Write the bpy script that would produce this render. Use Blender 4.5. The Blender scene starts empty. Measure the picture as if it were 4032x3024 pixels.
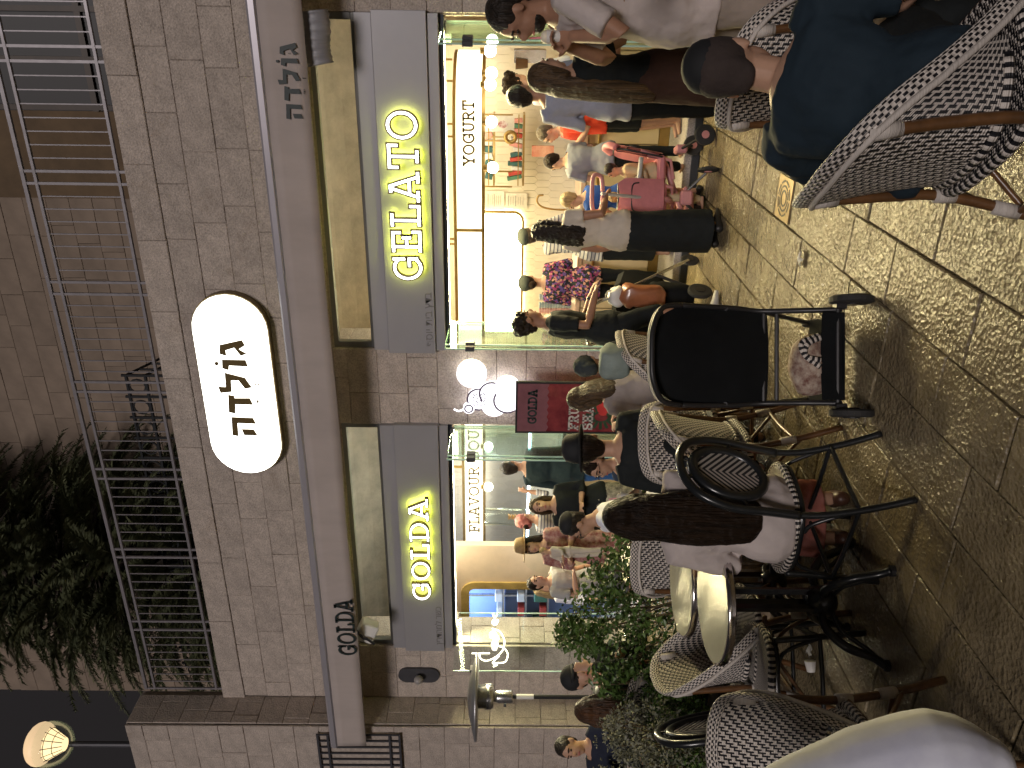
import bpy, bmesh, math, random
from mathutils import Vector, Matrix, noise
from math import sin, cos, pi, radians, sqrt, atan2
random.seed(7)
scn = bpy.context.scene
COL = scn.collection
# ------------------------------------------------------------------ camera (photo is a portrait shot lying on its side)
YAW, PITCH, ROLL, FPX, CH = radians(-25.2506), radians(-.5277), radians(.5737), 3199.07, 1.72
_f = Vector((sin(YAW)*cos(PITCH), cos(YAW)*cos(PITCH), sin(PITCH)))
_r0 = Vector((cos(YAW), -sin(YAW), 0)); _u0 = _r0.cross(_f)
RT = _r0*cos(ROLL)+_u0*sin(ROLL); UP = _u0*cos(ROLL)-_r0*sin(ROLL); FW = _f
cam_d = bpy.data.cameras.new('camera'); cam = bpy.data.objects.new('camera', cam_d); COL.objects.link(cam)
M = Matrix.Identity(4)
for i in range(3):
    M[i][0] = -UP[i]; M[i][1] = RT[i]; M[i][2] = -FW[i]
M[2][3] = CH
cam.matrix_world = M
cam_d.sensor_width = 36; cam_d.lens = FPX/4032*36; cam_d.clip_start = .05; cam_d.clip_end = 300
scn.camera = cam
# ------------------------------------------------------------------ world, light, exposure
w = bpy.data.worlds.new("World"); scn.world = w; w.use_nodes = True
nt = w.node_tree; bg = nt.nodes['Background']
sky = nt.nodes.new('ShaderNodeTexSky'); sky.sky_type = 'NISHITA'; sky.sun_disc = False
SUN_EL, SUN_AZ = radians(24), radians(170)
sky.sun_elevation = radians(-4); sky.sun_rotation = SUN_AZ; sky.air_density = 1.5
mixn = nt.nodes.new('ShaderNodeMix'); mixn.data_type = 'RGBA'; mixn.blend_type = 'ADD'; mixn.inputs[0].default_value = 1
nt.links.new(sky.outputs[0], mixn.inputs[6]); mixn.inputs[7].default_value = (.21, .185, .19, 1)
nt.links.new(mixn.outputs[2], bg.inputs[0]); bg.inputs[1].default_value = .05
sd = bpy.data.lights.new('street_light_glow', 'SUN'); sd.energy = .74; sd.angle = radians(14); sd.color = (1.0, .90, .87)
so = bpy.data.objects.new('street_light_glow', sd); COL.objects.link(so)
_sd = Vector((.16, -.90, .40)).normalized()      # from the street, behind the camera
so.rotation_euler = _sd.to_track_quat('Z', 'Y').to_euler()
scn.view_settings.view_transform = 'Standard'; scn.view_settings.look = 'None'; scn.view_settings.gamma = 1
scn.view_settings.exposure = .75
scn.render.engine = 'CYCLES'
cy = scn.cycles; cy.use_denoising = True; cy.max_bounces = 7; cy.diffuse_bounces = 3; cy.glossy_bounces = 3
cy.transmission_bounces = 6; cy.transparent_max_bounces = 12; cy.sample_clamp_indirect = 4; cy.caustics_reflective = False; cy.caustics_refractive = False

def ray(x, y):
    return RT*((1512.-y)/FPX)+UP*(-(x-2016.)/FPX)+FW
CC = Vector((0, 0, CH))
def W(x, y, Y): d = ray(x, y); return CC+d*(Y/d.y)
def G(x, y, z=0): d = ray(x, y); return CC+d*((z-CH)/d.z)
# ------------------------------------------------------------------ materials
MATS = {}
def mat(name, col, rough=.6, metal=0, col2=None, ns=6, var=.25, bump=0, bs=40, emis=None, es=0, spec=.5, coat=0, stretch=None, coord='Object', objvar=0, trans=0, alpha=1, bdist=.01):
    if name in MATS: return MATS[name]
    m = bpy.data.materials.new(name); m.use_nodes = True; n = m.node_tree.nodes; l = m.node_tree.links
    b = n['Principled BSDF']; b.inputs['Roughness'].default_value = rough; b.inputs['Metallic'].default_value = metal
    b.inputs['Specular IOR Level'].default_value = spec; b.inputs['Coat Weight'].default_value = coat
    b.inputs['Transmission Weight'].default_value = trans; b.inputs['Alpha'].default_value = alpha
    c4 = (*col, 1); b.inputs['Base Color'].default_value = c4
    tc = n.new('ShaderNodeTexCoord'); mp = n.new('ShaderNodeMapping'); l.new(tc.outputs[coord], mp.inputs[0])
    if stretch: mp.inputs['Scale'].default_value = stretch
    src = None
    if var or col2:
        nz = n.new('ShaderNodeTexNoise'); nz.inputs['Scale'].default_value = ns; nz.inputs['Detail'].default_value = 5; nz.inputs['Roughness'].default_value = .65
        l.new(mp.outputs[0], nz.inputs[0])
        cr = n.new('ShaderNodeMapRange'); cr.inputs[1].default_value = .3; cr.inputs[2].default_value = .7; l.new(nz.outputs[0], cr.inputs[0])
        mx = n.new('ShaderNodeMix'); mx.data_type = 'RGBA'; l.new(cr.outputs[0], mx.inputs[0])
        lo = tuple(c*(1-var) for c in col); hi = col2 if col2 else tuple(min(1, c*(1+var)) for c in col)
        mx.inputs[6].default_value = (*lo, 1); mx.inputs[7].default_value = (*hi, 1); src = mx.outputs[2]
    if objvar:
        oi = n.new('ShaderNodeObjectInfo'); mr = n.new('ShaderNodeMapRange'); l.new(oi.outputs['Random'], mr.inputs[0]); mr.inputs[3].default_value = 1-objvar; mr.inputs[4].default_value = 1+objvar
        hs = n.new('ShaderNodeHueSaturation'); l.new(mr.outputs[0], hs.inputs['Value'])
        if src: l.new(src, hs.inputs['Color'])
        else: hs.inputs['Color'].default_value = c4
        src = hs.outputs[0]
    if src: l.new(src, b.inputs['Base Color'])
    if bump:
        n2 = n.new('ShaderNodeTexNoise'); n2.inputs['Scale'].default_value = bs; n2.inputs['Detail'].default_value = 4; l.new(mp.outputs[0], n2.inputs[0])
        bm = n.new('ShaderNodeBump'); bm.inputs['Strength'].default_value = bump; bm.inputs['Distance'].default_value = bdist; l.new(n2.outputs[0], bm.inputs['Height']); l.new(bm.outputs[0], b.inputs['Normal'])
    if emis:
        b.inputs['Emission Color'].default_value = (*emis, 1); b.inputs['Emission Strength'].default_value = es
    MATS[name] = m
    return m
def nodes_of(m): return m.node_tree.nodes, m.node_tree.links, m.node_tree.nodes['Principled BSDF']

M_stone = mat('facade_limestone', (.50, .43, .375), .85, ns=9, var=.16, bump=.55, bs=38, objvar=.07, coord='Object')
def pitted(m):
    n, l, b = nodes_of(m); tc = n.new('ShaderNodeTexCoord'); geo = n.new('ShaderNodeNewGeometry')
    base = b.inputs['Base Color'].links[0].from_socket
    z = n.new('ShaderNodeTexNoise'); z.inputs['Scale'].default_value = 70; z.inputs['Detail'].default_value = 3; l.new(geo.outputs['Position'], z.inputs[0])
    mr = n.new('ShaderNodeMapRange'); l.new(z.outputs[0], mr.inputs[0]); mr.inputs[1].default_value = .30; mr.inputs[2].default_value = .65; mr.inputs[3].default_value = .72; mr.inputs[4].default_value = 1.08
    hs = n.new('ShaderNodeHueSaturation'); l.new(base, hs.inputs['Color']); l.new(mr.outputs[0], hs.inputs['Value'])
    st = n.new('ShaderNodeTexNoise'); st.inputs['Scale'].default_value = 1.7; st.inputs['Detail'].default_value = 8; st.inputs['Roughness'].default_value = .75; l.new(geo.outputs['Position'], st.inputs[0])
    sr = n.new('ShaderNodeMapRange'); l.new(st.outputs[0], sr.inputs[0]); sr.inputs[1].default_value = .58; sr.inputs[2].default_value = .74; sr.inputs[4].default_value = .55
    mx = n.new('ShaderNodeMix'); mx.data_type = 'RGBA'; l.new(sr.outputs[0], mx.inputs[0]); l.new(hs.outputs[0], mx.inputs[6]); mx.inputs[7].default_value = (.24, .17, .11, 1)
    l.new(mx.outputs[2], b.inputs['Base Color'])
    v = n.new('ShaderNodeTexVoronoi'); v.inputs['Scale'].default_value = 60; l.new(geo.outputs['Position'], v.inputs[0]); ad = n.new('ShaderNodeMath'); ad.operation = 'ADD'; l.new(v.outputs['Distance'], ad.inputs[0]); l.new(z.outputs[0], ad.inputs[1])
    bm = n.new('ShaderNodeBump'); bm.inputs['Strength'].default_value = .8; bm.inputs['Distance'].default_value = .006; l.new(ad.outputs[0], bm.inputs['Height']); l.new(bm.outputs[0], b.inputs['Normal'])
pitted(M_stone)
M_grout = mat('dark_grout', (.43, .37, .32), .95, ns=20)
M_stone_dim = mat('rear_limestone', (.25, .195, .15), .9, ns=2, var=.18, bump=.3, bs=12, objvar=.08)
M_soffit = mat('soffit_plaster', (.30, .28, .24), .8, ns=3)
M_rail = mat('grey_painted_steel', (.26, .245, .26), .4, .3, ns=12, var=.15)
M_iron = mat('black_iron', (.02, .022, .025), .5, .4, var=.2)
M_fabric = mat('awning_canvas', (.46, .40, .37), .85, ns=2.5, var=.10, bump=.25, bs=3, stretch=(1, 1, .35), bdist=.03)
M_cassette = mat('awning_aluminium', (.46, .44, .48), .35, .4, ns=2, var=.06)
M_yellowfab = mat('awning_rolled_canvas', (.50, .44, .22), .8, ns=6, var=.2, bump=.9, bs=6, stretch=(6, 1, 1), bdist=.02)
M_text = mat('dark_lettering', (.018, .03, .03), .5, var=0)
M_panel = mat('fascia_grey_metal', (.37, .365, .385), .42, .25, ns=1.5, var=.05)
M_frame = mat('shopfront_frame_metal', (.20, .20, .19), .4, .5, ns=3, var=.1)
M_darkgap = mat('dark_door_track', (.03, .035, .045), .5, .3, var=.1)
M_brass = mat('aged_brass_trim', (.42, .28, .09), .35, .8, ns=8, var=.2)
M_glow = mat('sign_white_light', (1, 1, 1), .5, var=0, emis=(1, 1, .92), es=2.6)
M_glow_y = mat('lightbox_warm_light', (1, .95, .75), .5, var=0, emis=(1, .95, .70), es=1.15)
M_glow_fl = mat('lightbox_pale_light', (1, .97, .85), .5, var=0, emis=(1, .97, .76), es=.62)
M_menu = mat('backlit_menu_light', (1, 1, .9), .5, var=0, emis=(1, .94, .60), es=9)
M_neonface = mat('letter_white_light', (1, 1, 1), .5, var=0, emis=(1, .98, .95), es=4)
M_halo = mat('letter_halo_light', (.9, .95, .3), .5, var=0, emis=(.93, 1, .16), es=7)
M_icelight = mat('ice_cream_white_light', (1, 1, 1), .5, var=0, emis=(.93, .92, 1), es=.95)
M_globe = mat('globe_lamp_light', (1, 1, 1), .4, var=0, emis=(1, .97, .85), es=7)
M_lettside = mat('letter_bronze_side', (.20, .15, .07), .4, .6, var=.2)
M_gold = mat('gold_lettering', (.13, .085, .02), .6, .1, var=.1)
M_tile = mat('cream_tile', (.72, .66, .52), .3, ns=3, var=.06, objvar=.05)
M_tilew = mat('white_hex_tile', (.62, .61, .57), .25, ns=3, var=.06, objvar=.05)
M_intwall = mat('interior_plaster', (.70, .55, .38), .7, ns=3, var=.1)
M_wood = mat('warm_wood_panel', (.55, .34, .14), .5, ns=4, var=.2, stretch=(1, 1, 8))
M_yellowwall = mat('mustard_tile', (.72, .60, .10), .35, ns=4, var=.12, objvar=.08)
M_counter = mat('counter_cream', (.62, .50, .28), .45, ns=2, var=.08)
M_counter_top = mat('counter_top_stone', (.55, .40, .28), .3, ns=12)
M_granite = mat('speckled_granite', (.42, .39, .36), .5, ns=90, var=.45, bump=.1, bs=60)
M_bluewall = mat('kitchen_blue_tile', (.30, .42, .75), .35, ns=3, var=.1, objvar=.08)
M_steel = mat('brushed_steel', (.6, .6, .6), .25, .9, ns=20, var=.15)
M_white = mat('white_painted', (.75, .74, .70), .5, var=.05)
M_black = mat('black_plastic', (.02, .02, .022), .4, var=.15)
M_tyre = mat('black_rubber', (.025, .025, .025), .8, var=.2)
M_charcoal = mat('charcoal_metal', (.07, .07, .08), .5, .3, var=.15)
M_skin = mat('skin_light', (.50, .30, .205), .5, ns=14, var=.10, spec=.3, objvar=.05)
M_skin_d = mat('skin_tan', (.36, .195, .125), .5, ns=14, var=.12, spec=.3, objvar=.05)
M_eye = mat('eye_dark', (.03, .02, .015), .2, var=0)
M_lip = mat('lips', (.42, .14, .12), .45, var=.1)
M_wrap = mat('white_binding_cord', (.62, .57, .52), .7, ns=8, var=.15, bump=.8, bs=10, stretch=(1, 1, 30), bdist=.004)
M_rattan = mat('brown_rattan', (.13, .060, .022), .4, ns=14, var=.4, coat=.3, bump=.2, bs=30)
M_blackwood = mat('black_lacquered_wood', (.014, .016, .018), .28, ns=10, var=.3, coat=.25)
M_tabletop = mat('brushed_metal_tabletop', (.60, .58, .44), .27, .35, ns=30, var=.10, stretch=(1, 14, 1), bump=.08, bs=30)
M_tableedge = mat('polished_table_edge', (.62, .58, .58), .14, 1, var=.1)
M_leaf = mat('dark_green_leaf', (.05, .11, .025), .4, ns=4, col2=(.13, .22, .05), objvar=.1)
M_leaf2 = mat('hedge_leaf', (.05, .11, .025), .5, ns=3, col2=(.12, .22, .05))
M_silver = mat('silver_leaf', (.17, .19, .13), .6, ns=4, col2=(.30, .30, .22))
M_stem = mat('woody_stem', (.10, .075, .04), .8)
M_needle = mat('night_conifer_needles', (.07, .095, .05), .6, ns=3, col2=(.16, .17, .08))
M_bark = mat('dark_bark', (.05, .04, .03), .9, bump=.8, bs=12)

def glassmat():
    m = bpy.data.materials.new('green_edged_glass'); m.use_nodes = True; n = m.node_tree.nodes; l = m.node_tree.links; n.clear()
    o = n.new('ShaderNodeOutputMaterial'); t = n.new('ShaderNodeBsdfTransparent'); t.inputs[0].default_value = (.95, .985, .965, 1)
    g = n.new('ShaderNodeBsdfGlossy'); g.inputs['Roughness'].default_value = .03; g.inputs[0].default_value = (.85, 1, .93, 1)
    fr = n.new('ShaderNodeFresnel'); fr.inputs[0].default_value = 1.22; mx = n.new('ShaderNodeMixShader')
    q = n.new('ShaderNodeMath'); q.operation = 'MULTIPLY'; q.inputs[1].default_value = .4; l.new(fr.outputs[0], q.inputs[0]); l.new(q.outputs[0], mx.inputs[0]); l.new(t.outputs[0], mx.inputs[1]); l.new(g.outputs[0], mx.inputs[2]); l.new(mx.outputs[0], o.inputs[0]); return m
M_glass = glassmat()
M_glassedge = mat('glass_green_edge', (.50, .72, .62), .15, emis=(.3, .6, .45), es=.0, var=.1)  # green glass edge, its colour paled for the light piped through the pane

# paving: worn, hammered, polished by feet
def pavemat():
    m = mat('worn_limestone_paving', (.23, .185, .11), .34, ns=5, var=.30, objvar=.16, coord='Object', spec=.65)
    n, l, b = nodes_of(m); tc = n.new('ShaderNodeTexCoord')
    v = n.new('ShaderNodeTexVoronoi'); v.inputs['Scale'].default_value = 46; v.inputs['Randomness'].default_value = 1; l.new(tc.outputs['Object'], v.inputs[0])
    z = n.new('ShaderNodeTexNoise'); z.inputs['Scale'].default_value = 75; z.inputs['Detail'].default_value = 3; l.new(tc.outputs['Object'], z.inputs[0])
    z2 = n.new('ShaderNodeTexNoise'); z2.inputs['Scale'].default_value = 9; z2.inputs['Detail'].default_value = 2; l.new(tc.outputs['Object'], z2.inputs[0])
    a = n.new('ShaderNodeMath'); a.operation = 'ADD'; l.new(v.outputs['Distance'], a.inputs[0]); l.new(z.outputs[0], a.inputs[1])
    a2 = n.new('ShaderNodeMath'); a2.operation = 'MULTIPLY_ADD'; l.new(z2.outputs[0], a2.inputs[0]); a2.inputs[1].default_value = 2.0; l.new(a.outputs[0], a2.inputs[2])
    bm = n.new('ShaderNodeBump'); bm.inputs['Strength'].default_value = 1.0; bm.inputs['Distance'].default_value = .0062; l.new(a2.outputs[0], bm.inputs['Height']); l.new(bm.outputs[0], b.inputs['Normal'])
    mr = n.new('ShaderNodeMapRange'); l.new(z2.outputs[0], mr.inputs[0]); mr.inputs[3].default_value = .14; mr.inputs[4].default_value = .34; l.new(mr.outputs[0], b.inputs['Roughness'])
    return m
M_pave = pavemat()
M_dirt = mat('joint_dirt', (.045, .035, .022), .8, ns=20)

def weave(name, kind):
    """woven plastic cane, UV in metres"""
    m = mat(name, (.66, .60, .55), .45, var=0); n, l, b = nodes_of(m)
    uv = n.new('ShaderNodeUVMap'); sp = n.new('ShaderNodeSeparateXYZ'); l.new(uv.outputs[0], sp.inputs[0])
    def math_(op, a, bb=None, c=None):
        q = n.new('ShaderNodeMath'); q.operation = op
        for i, vv in enumerate((a, bb, c)):
            if vv is None: continue
            if isinstance(vv, (int, float)): q.inputs[i].default_value = vv
            else: l.new(vv, q.inputs[i])
        return q.outputs[0]
    U, V = sp.outputs[0], sp.outputs[1]
    if kind == 'dash':       # broken black bars stepping sideways row by row
        s = .0105
        row = math_('FLOOR', math_('DIVIDE', U, s)); col_ = math_('DIVIDE', V, s*.9)
        ph = math_('ADD', math_('DIVIDE', col_, 4.6), math_('MULTIPLY', row, .37))
        f1 = math_('FRACT', ph); barlen = math_('LESS_THAN', f1, .70)
        fy = math_('FRACT', math_('DIVIDE', U, s)); bar = math_('LESS_THAN', fy, .62)
        hook = math_('LESS_THAN', f1, .14)
        fac = math_('MAXIMUM', math_('MULTIPLY', barlen, bar), hook)
        h1 = math_('SINE', math_('MULTIPLY', U, 2*pi/s)); h2 = math_('SINE', math_('MULTIPLY', V, 2*pi/(s*.9)))
    elif kind == 'rim':      # houndstooth-like pairs of dashes along the rim
        s = .024
        a = math_('FRACT', math_('DIVIDE', U, s)); c = math_('FRACT', math_('DIVIDE', V, .011))
        r = math_('FLOOR', math_('DIVIDE', V, .011)); sh = math_('MULTIPLY', r, .5)
        a = math_('FRACT', math_('ADD', math_('DIVIDE', U, s), sh))
        fac = math_('MULTIPLY', math_('LESS_THAN', a, .56), math_('LESS_THAN', c, .72))
        h1 = math_('SINE', math_('MULTIPLY', U, 2*pi/s)); h2 = math_('SINE', math_('MULTIPLY', V, 2*pi/.011))
    elif kind == 'stripe':
        a = math_('FRACT', math_('DIVIDE', U, .026)); fac = math_('LESS_THAN', a, .5)
        h1 = math_('SINE', math_('MULTIPLY', U, 2*pi/.026)); h2 = math_('SINE', math_('MULTIPLY', V, 2*pi/.01))
    else:                    # chevron
        sU = math_('ABSOLUTE', U); a = math_('ADD', V, sU)
        f = math_('FRACT', math_('DIVIDE', a, .030 if kind == 'chevron' else .014)); fac = math_('LESS_THAN', f, .5)
        h1 = math_('SINE', math_('MULTIPLY', U, 2*pi/.006)); h2 = math_('SINE', math_('MULTIPLY', V, 2*pi/.006))
    mx = n.new('ShaderNodeMix'); mx.data_type = 'RGBA'; l.new(fac, mx.inputs[0])
    mx.inputs[6].default_value = (.74, .68, .62, 1); mx.inputs[7].default_value = (.014, .014, .018, 1); l.new(mx.outputs[2], b.inputs['Base Color'])
    hh = math_('ADD', h1, h2); bm = n.new('ShaderNodeBump'); bm.inputs['Strength'].default_value = .6; bm.inputs['Distance'].default_value = .003; l.new(hh, bm.inputs['Height']); l.new(bm.outputs[0], b.inputs['Normal'])
    return m
M_weave = weave('woven_cane_dashes', 'dash'); M_rim = weave('woven_cane_rim', 'rim'); M_stripe = weave('woven_cane_stripes', 'stripe')
M_chev = weave('woven_cane_chevron', 'chevron'); M_chev2 = weave('woven_cane_fine_chevron', 'chev2')

# ------------------------------------------------------------------ helpers
def tag(o, label=None, cat=None, group=None, kind=None):
    if label: o['label'] = label
    if cat: o['category'] = cat
    if group: o['group'] = group
    if kind: o['kind'] = kind
    return o
def empty(name, loc=(0, 0, 0), rz=0, **k):
    o = bpy.data.objects.new(name, None); COL.objects.link(o); o.location = loc; o.rotation_euler = (0, 0, rz); o.empty_display_size = .1
    return tag(o, **k)
def obj(name, me, m=None, parent=None, smooth=False, **k):
    if isinstance(me, bmesh.types.BMesh):
        b = me; me = bpy.data.meshes.new(name); b.normal_update(); b.to_mesh(me); b.free()
    if m is not None and not me.materials:
        for q in (m if isinstance(m, (list, tuple)) else [m]): me.materials.append(q)
    if smooth:
        for p in me.polygons: p.use_smooth = True
    o = bpy.data.objects.new(name, me); COL.objects.link(o)
    if parent is not None: o.parent = parent
    return tag(o, **k)
def BM(): return bmesh.new()
def box(b, c, s, R=None, bev=0):
    """box centre c, full size s; optional 3x3 rotation R"""
    hx, hy, hz = s[0]/2, s[1]/2, s[2]/2
    vs = []
    for x in (-hx, hx):
        for y in (-hy, hy):
            for z in (-hz, hz):
                p = Vector((x, y, z)); p = R @ p if R else p
                vs.append(b.verts.new(p+Vector(c)))
    fs = [b.faces.new([vs[i] for i in q]) for q in ((0, 1, 3, 2), (4, 6, 7, 5), (0, 4, 5, 1), (2, 3, 7, 6), (0, 2, 6, 4), (1, 5, 7, 3))]
    if bev:
        es = {e for f in fs for e in f.edges}; bmesh.ops.bevel(b, geom=list(es), offset=bev, segments=1, affect='EDGES', profile=.5)
    return b
def bxo(name, x0, x1, y0, y1, z0, z1, m, parent=None, bev=0, **k):
    return obj(name, box(BM(), ((x0+x1)/2, (y0+y1)/2, (z0+z1)/2), (abs(x1-x0), abs(y1-y0), abs(z1-z0)), bev=bev), m, parent, **k)
def frame_at(d, hint=None):
    d = d.normalized(); h = Vector(hint) if hint is not None else (Vector((0, 0, 1)) if abs(d.z) < .9 else Vector((0, 1, 0)))
    a = d.cross(h)
    if a.length < 1e-5: a = d.cross(Vector((1, .3, 0)))
    a.normalize(); return a, a.cross(d).normalized()      # a: side, c: along hint
def tube(b, pts, r, seg=8, cap=True, hint=None, dome=False, uvl=None, closed=False):
    """loft; r scalar, list, or list of (side, up) radii"""
    pts = [Vector(p) for p in pts]; n = len(pts)
    rs = [(r, r)]*n if isinstance(r, (int, float)) else [r]*n if isinstance(r, tuple) else [(q, q) if isinstance(q, (int, float)) else q for q in r]
    if dome:
        d0 = (pts[0]-pts[1]).normalized(); d1 = (pts[-1]-pts[-2]).normalized(); ra = min(rs[0]); rb = min(rs[-1])
        P0 = [(pts[0]+d0*ra*t, (rs[0][0]*s, rs[0][1]*s)) for t, s in ((.92, .35), (.65, .75), (.3, .95))]
        P1 = [(pts[-1]+d1*rb*t, (rs[-1][0]*s, rs[-1][1]*s)) for t, s in ((.3, .95), (.65, .75), (.92, .35))]
        pts = [p for p, _ in P0]+pts+[p for p, _ in P1]; rs = [q for _, q in P0]+rs+[q for _, q in P1]; n = len(pts)
    rings = []; prev = None
    for i in range(n):
        if closed: d = pts[(i+1) % n]-pts[i-1]
        else: d = pts[min(i+1, n-1)]-pts[max(i-1, 0)]
        if hint is not None: a, c = frame_at(d, hint)
        else:
            if prev is None: a, c = frame_at(d)
            else:
                dn = d.normalized(); c = prev-dn*prev.dot(dn)
                c = c.normalized() if c.length > 1e-5 else frame_at(d)[1]; a = dn.cross(c)
            prev = c
        ring = [b.verts.new(pts[i]+a*(cos(2*pi*k/seg)*rs[i][0])+c*(sin(2*pi*k/seg)*rs[i][1])) for k in range(seg)]
        rings.append(ring)
    L = 0
    for i in range(n if closed else n-1):
        A, B2 = rings[i], rings[(i+1) % n]; dl = (pts[(i+1) % n]-pts[i]).length
        for k in range(seg):
            f = b.faces.new((A[k], A[(k+1) % seg], B2[(k+1) % seg], B2[k]))
            if uvl is not None:
                cc = 2*pi*max(rs[i])/seg
                for lp, (uu, vv) in zip(f.loops, ((L, k*cc), (L, (k+1)*cc), (L+dl, (k+1)*cc), (L+dl, k*cc))): lp[uvl].uv = (uu, vv)
        L += dl
    if cap and not closed: b.faces.new(rings[0][::-1]); b.faces.new(rings[-1])
    return b
def ell(b, c, r, R=None, seg=12, rings=8):
    vs = []; c = Vector(c)
    for i in range(1, rings):
        th = pi*i/rings
        row = []
        for k in range(seg):
            p = Vector((r[0]*sin(th)*cos(2*pi*k/seg), r[1]*sin(th)*sin(2*pi*k/seg), r[2]*cos(th)))
            row.append(b.verts.new((R @ p if R else p)+c))
        vs.append(row)
    pt, pb = Vector((0, 0, r[2])), Vector((0, 0, -r[2]))
    t = b.verts.new((R @ pt if R else pt)+c); u = b.verts.new((R @ pb if R else pb)+c)
    for k in range(seg):
        b.faces.new((t, vs[0][k], vs[0][(k+1) % seg])); b.faces.new((u, vs[-1][(k+1) % seg], vs[-1][k]))
        for i in range(rings-2): b.faces.new((vs[i][k], vs[i+1][k], vs[i+1][(k+1) % seg], vs[i][(k+1) % seg]))
    return b
def curve(pts, n=6):
    """Catmull-Rom"""
    P = [Vector(p) for p in pts]; out = []
    for i in range(len(P)-1):
        a, b2, c, d = P[max(i-1, 0)], P[i], P[i+1], P[min(i+2, len(P)-1)]
        for k in range(n):
            t = k/n; out.append(.5*((2*b2)+(-a+c)*t+(2*a-5*b2+4*c-d)*t*t+(-a+3*b2-3*c+d)*t**3))
    out.append(P[-1]); return out
def prism(b, poly, axis_fn, d0, d1):
    """poly of 2-d points -> axis_fn(u,v,d) world; extrude between d0,d1; triangulated caps"""
    from mathutils.geometry import tessellate_polygon
    A = [b.verts.new(axis_fn(u, v, d0)) for u, v in poly]; B2 = [b.verts.new(axis_fn(u, v, d1)) for u, v in poly]
    n = len(poly)
    for t in tessellate_polygon([[Vector((u, v, 0)) for u, v in poly]]):
        try: b.faces.new([A[i] for i in t])
        except ValueError: pass
        try: b.faces.new([B2[i] for i in reversed(t)])
        except ValueError: pass
    for i in range(n):
        try: b.faces.new((A[i], A[(i+1) % n], B2[(i+1) % n], B2[i]))
        except ValueError: pass
    bmesh.ops.recalc_face_normals(b, faces=b.faces)
    return b
def copy_tree(o, parent=None):
    c = o.copy(); COL.objects.link(c); c.parent = parent
    for ch in list(o.children): copy_tree(ch, c)
    return c
def blocks(parent, name, org, ud, vd, nd, width, rows, wmin, wmax, m, depth=.03, gap=.008, rnd=None, skip=None, prot=.006):
    """stone pieces on a plane: origin, unit u, v and outward n; rows = list of heights"""
    rnd = rnd or random.Random(3); v = 0; org = Vector(org); ud = Vector(ud); vd = Vector(vd); nd = Vector(nd); first = None
    R = Matrix((ud, vd, nd)).transposed()
    for h in rows:
        u = -rnd.uniform(0, wmin)
        while u < width:
            ww = rnd.uniform(wmin, wmax); u0 = max(u, 0); u1 = min(u+ww, width)
            if width-u1 < .09: u1 = width
            u = max(u+ww, u1)
            if u1-u0 < .03: continue
            if skip and skip((u0+u1)/2, v+h/2): continue
            b = BM(); hx, hy = (u1-u0-gap)/2, (h-gap)/2; p = rnd.uniform(0, prot); d = depth+p; ch = .006
            j = lambda: rnd.uniform(-.002, .002)
            back = [(-hx, -hy, -.0), (hx, -hy, -.0), (hx, hy, -.0), (-hx, hy, -.0)]
            mid = [(x+j(), y+j(), d-ch) for x, y, _ in back]; fr = [(x*(1-ch/hx), y*(1-ch/hy), d) for x, y, _ in back]
            L = [[b.verts.new(q) for q in ring] for ring in (back, mid, fr)]
            for a, c in ((L[0], L[1]), (L[1], L[2])):
                for k in range(4): b.faces.new((a[k], a[(k+1) % 4], c[(k+1) % 4], c[k]))
            b.faces.new(L[2])
            o = obj(name, b, m, parent)
            mw = R.to_4x4(); mw.translation = org+ud*((u0+u1)/2)+vd*(v+h/2)
            o.matrix_local = mw
        v += h
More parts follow.
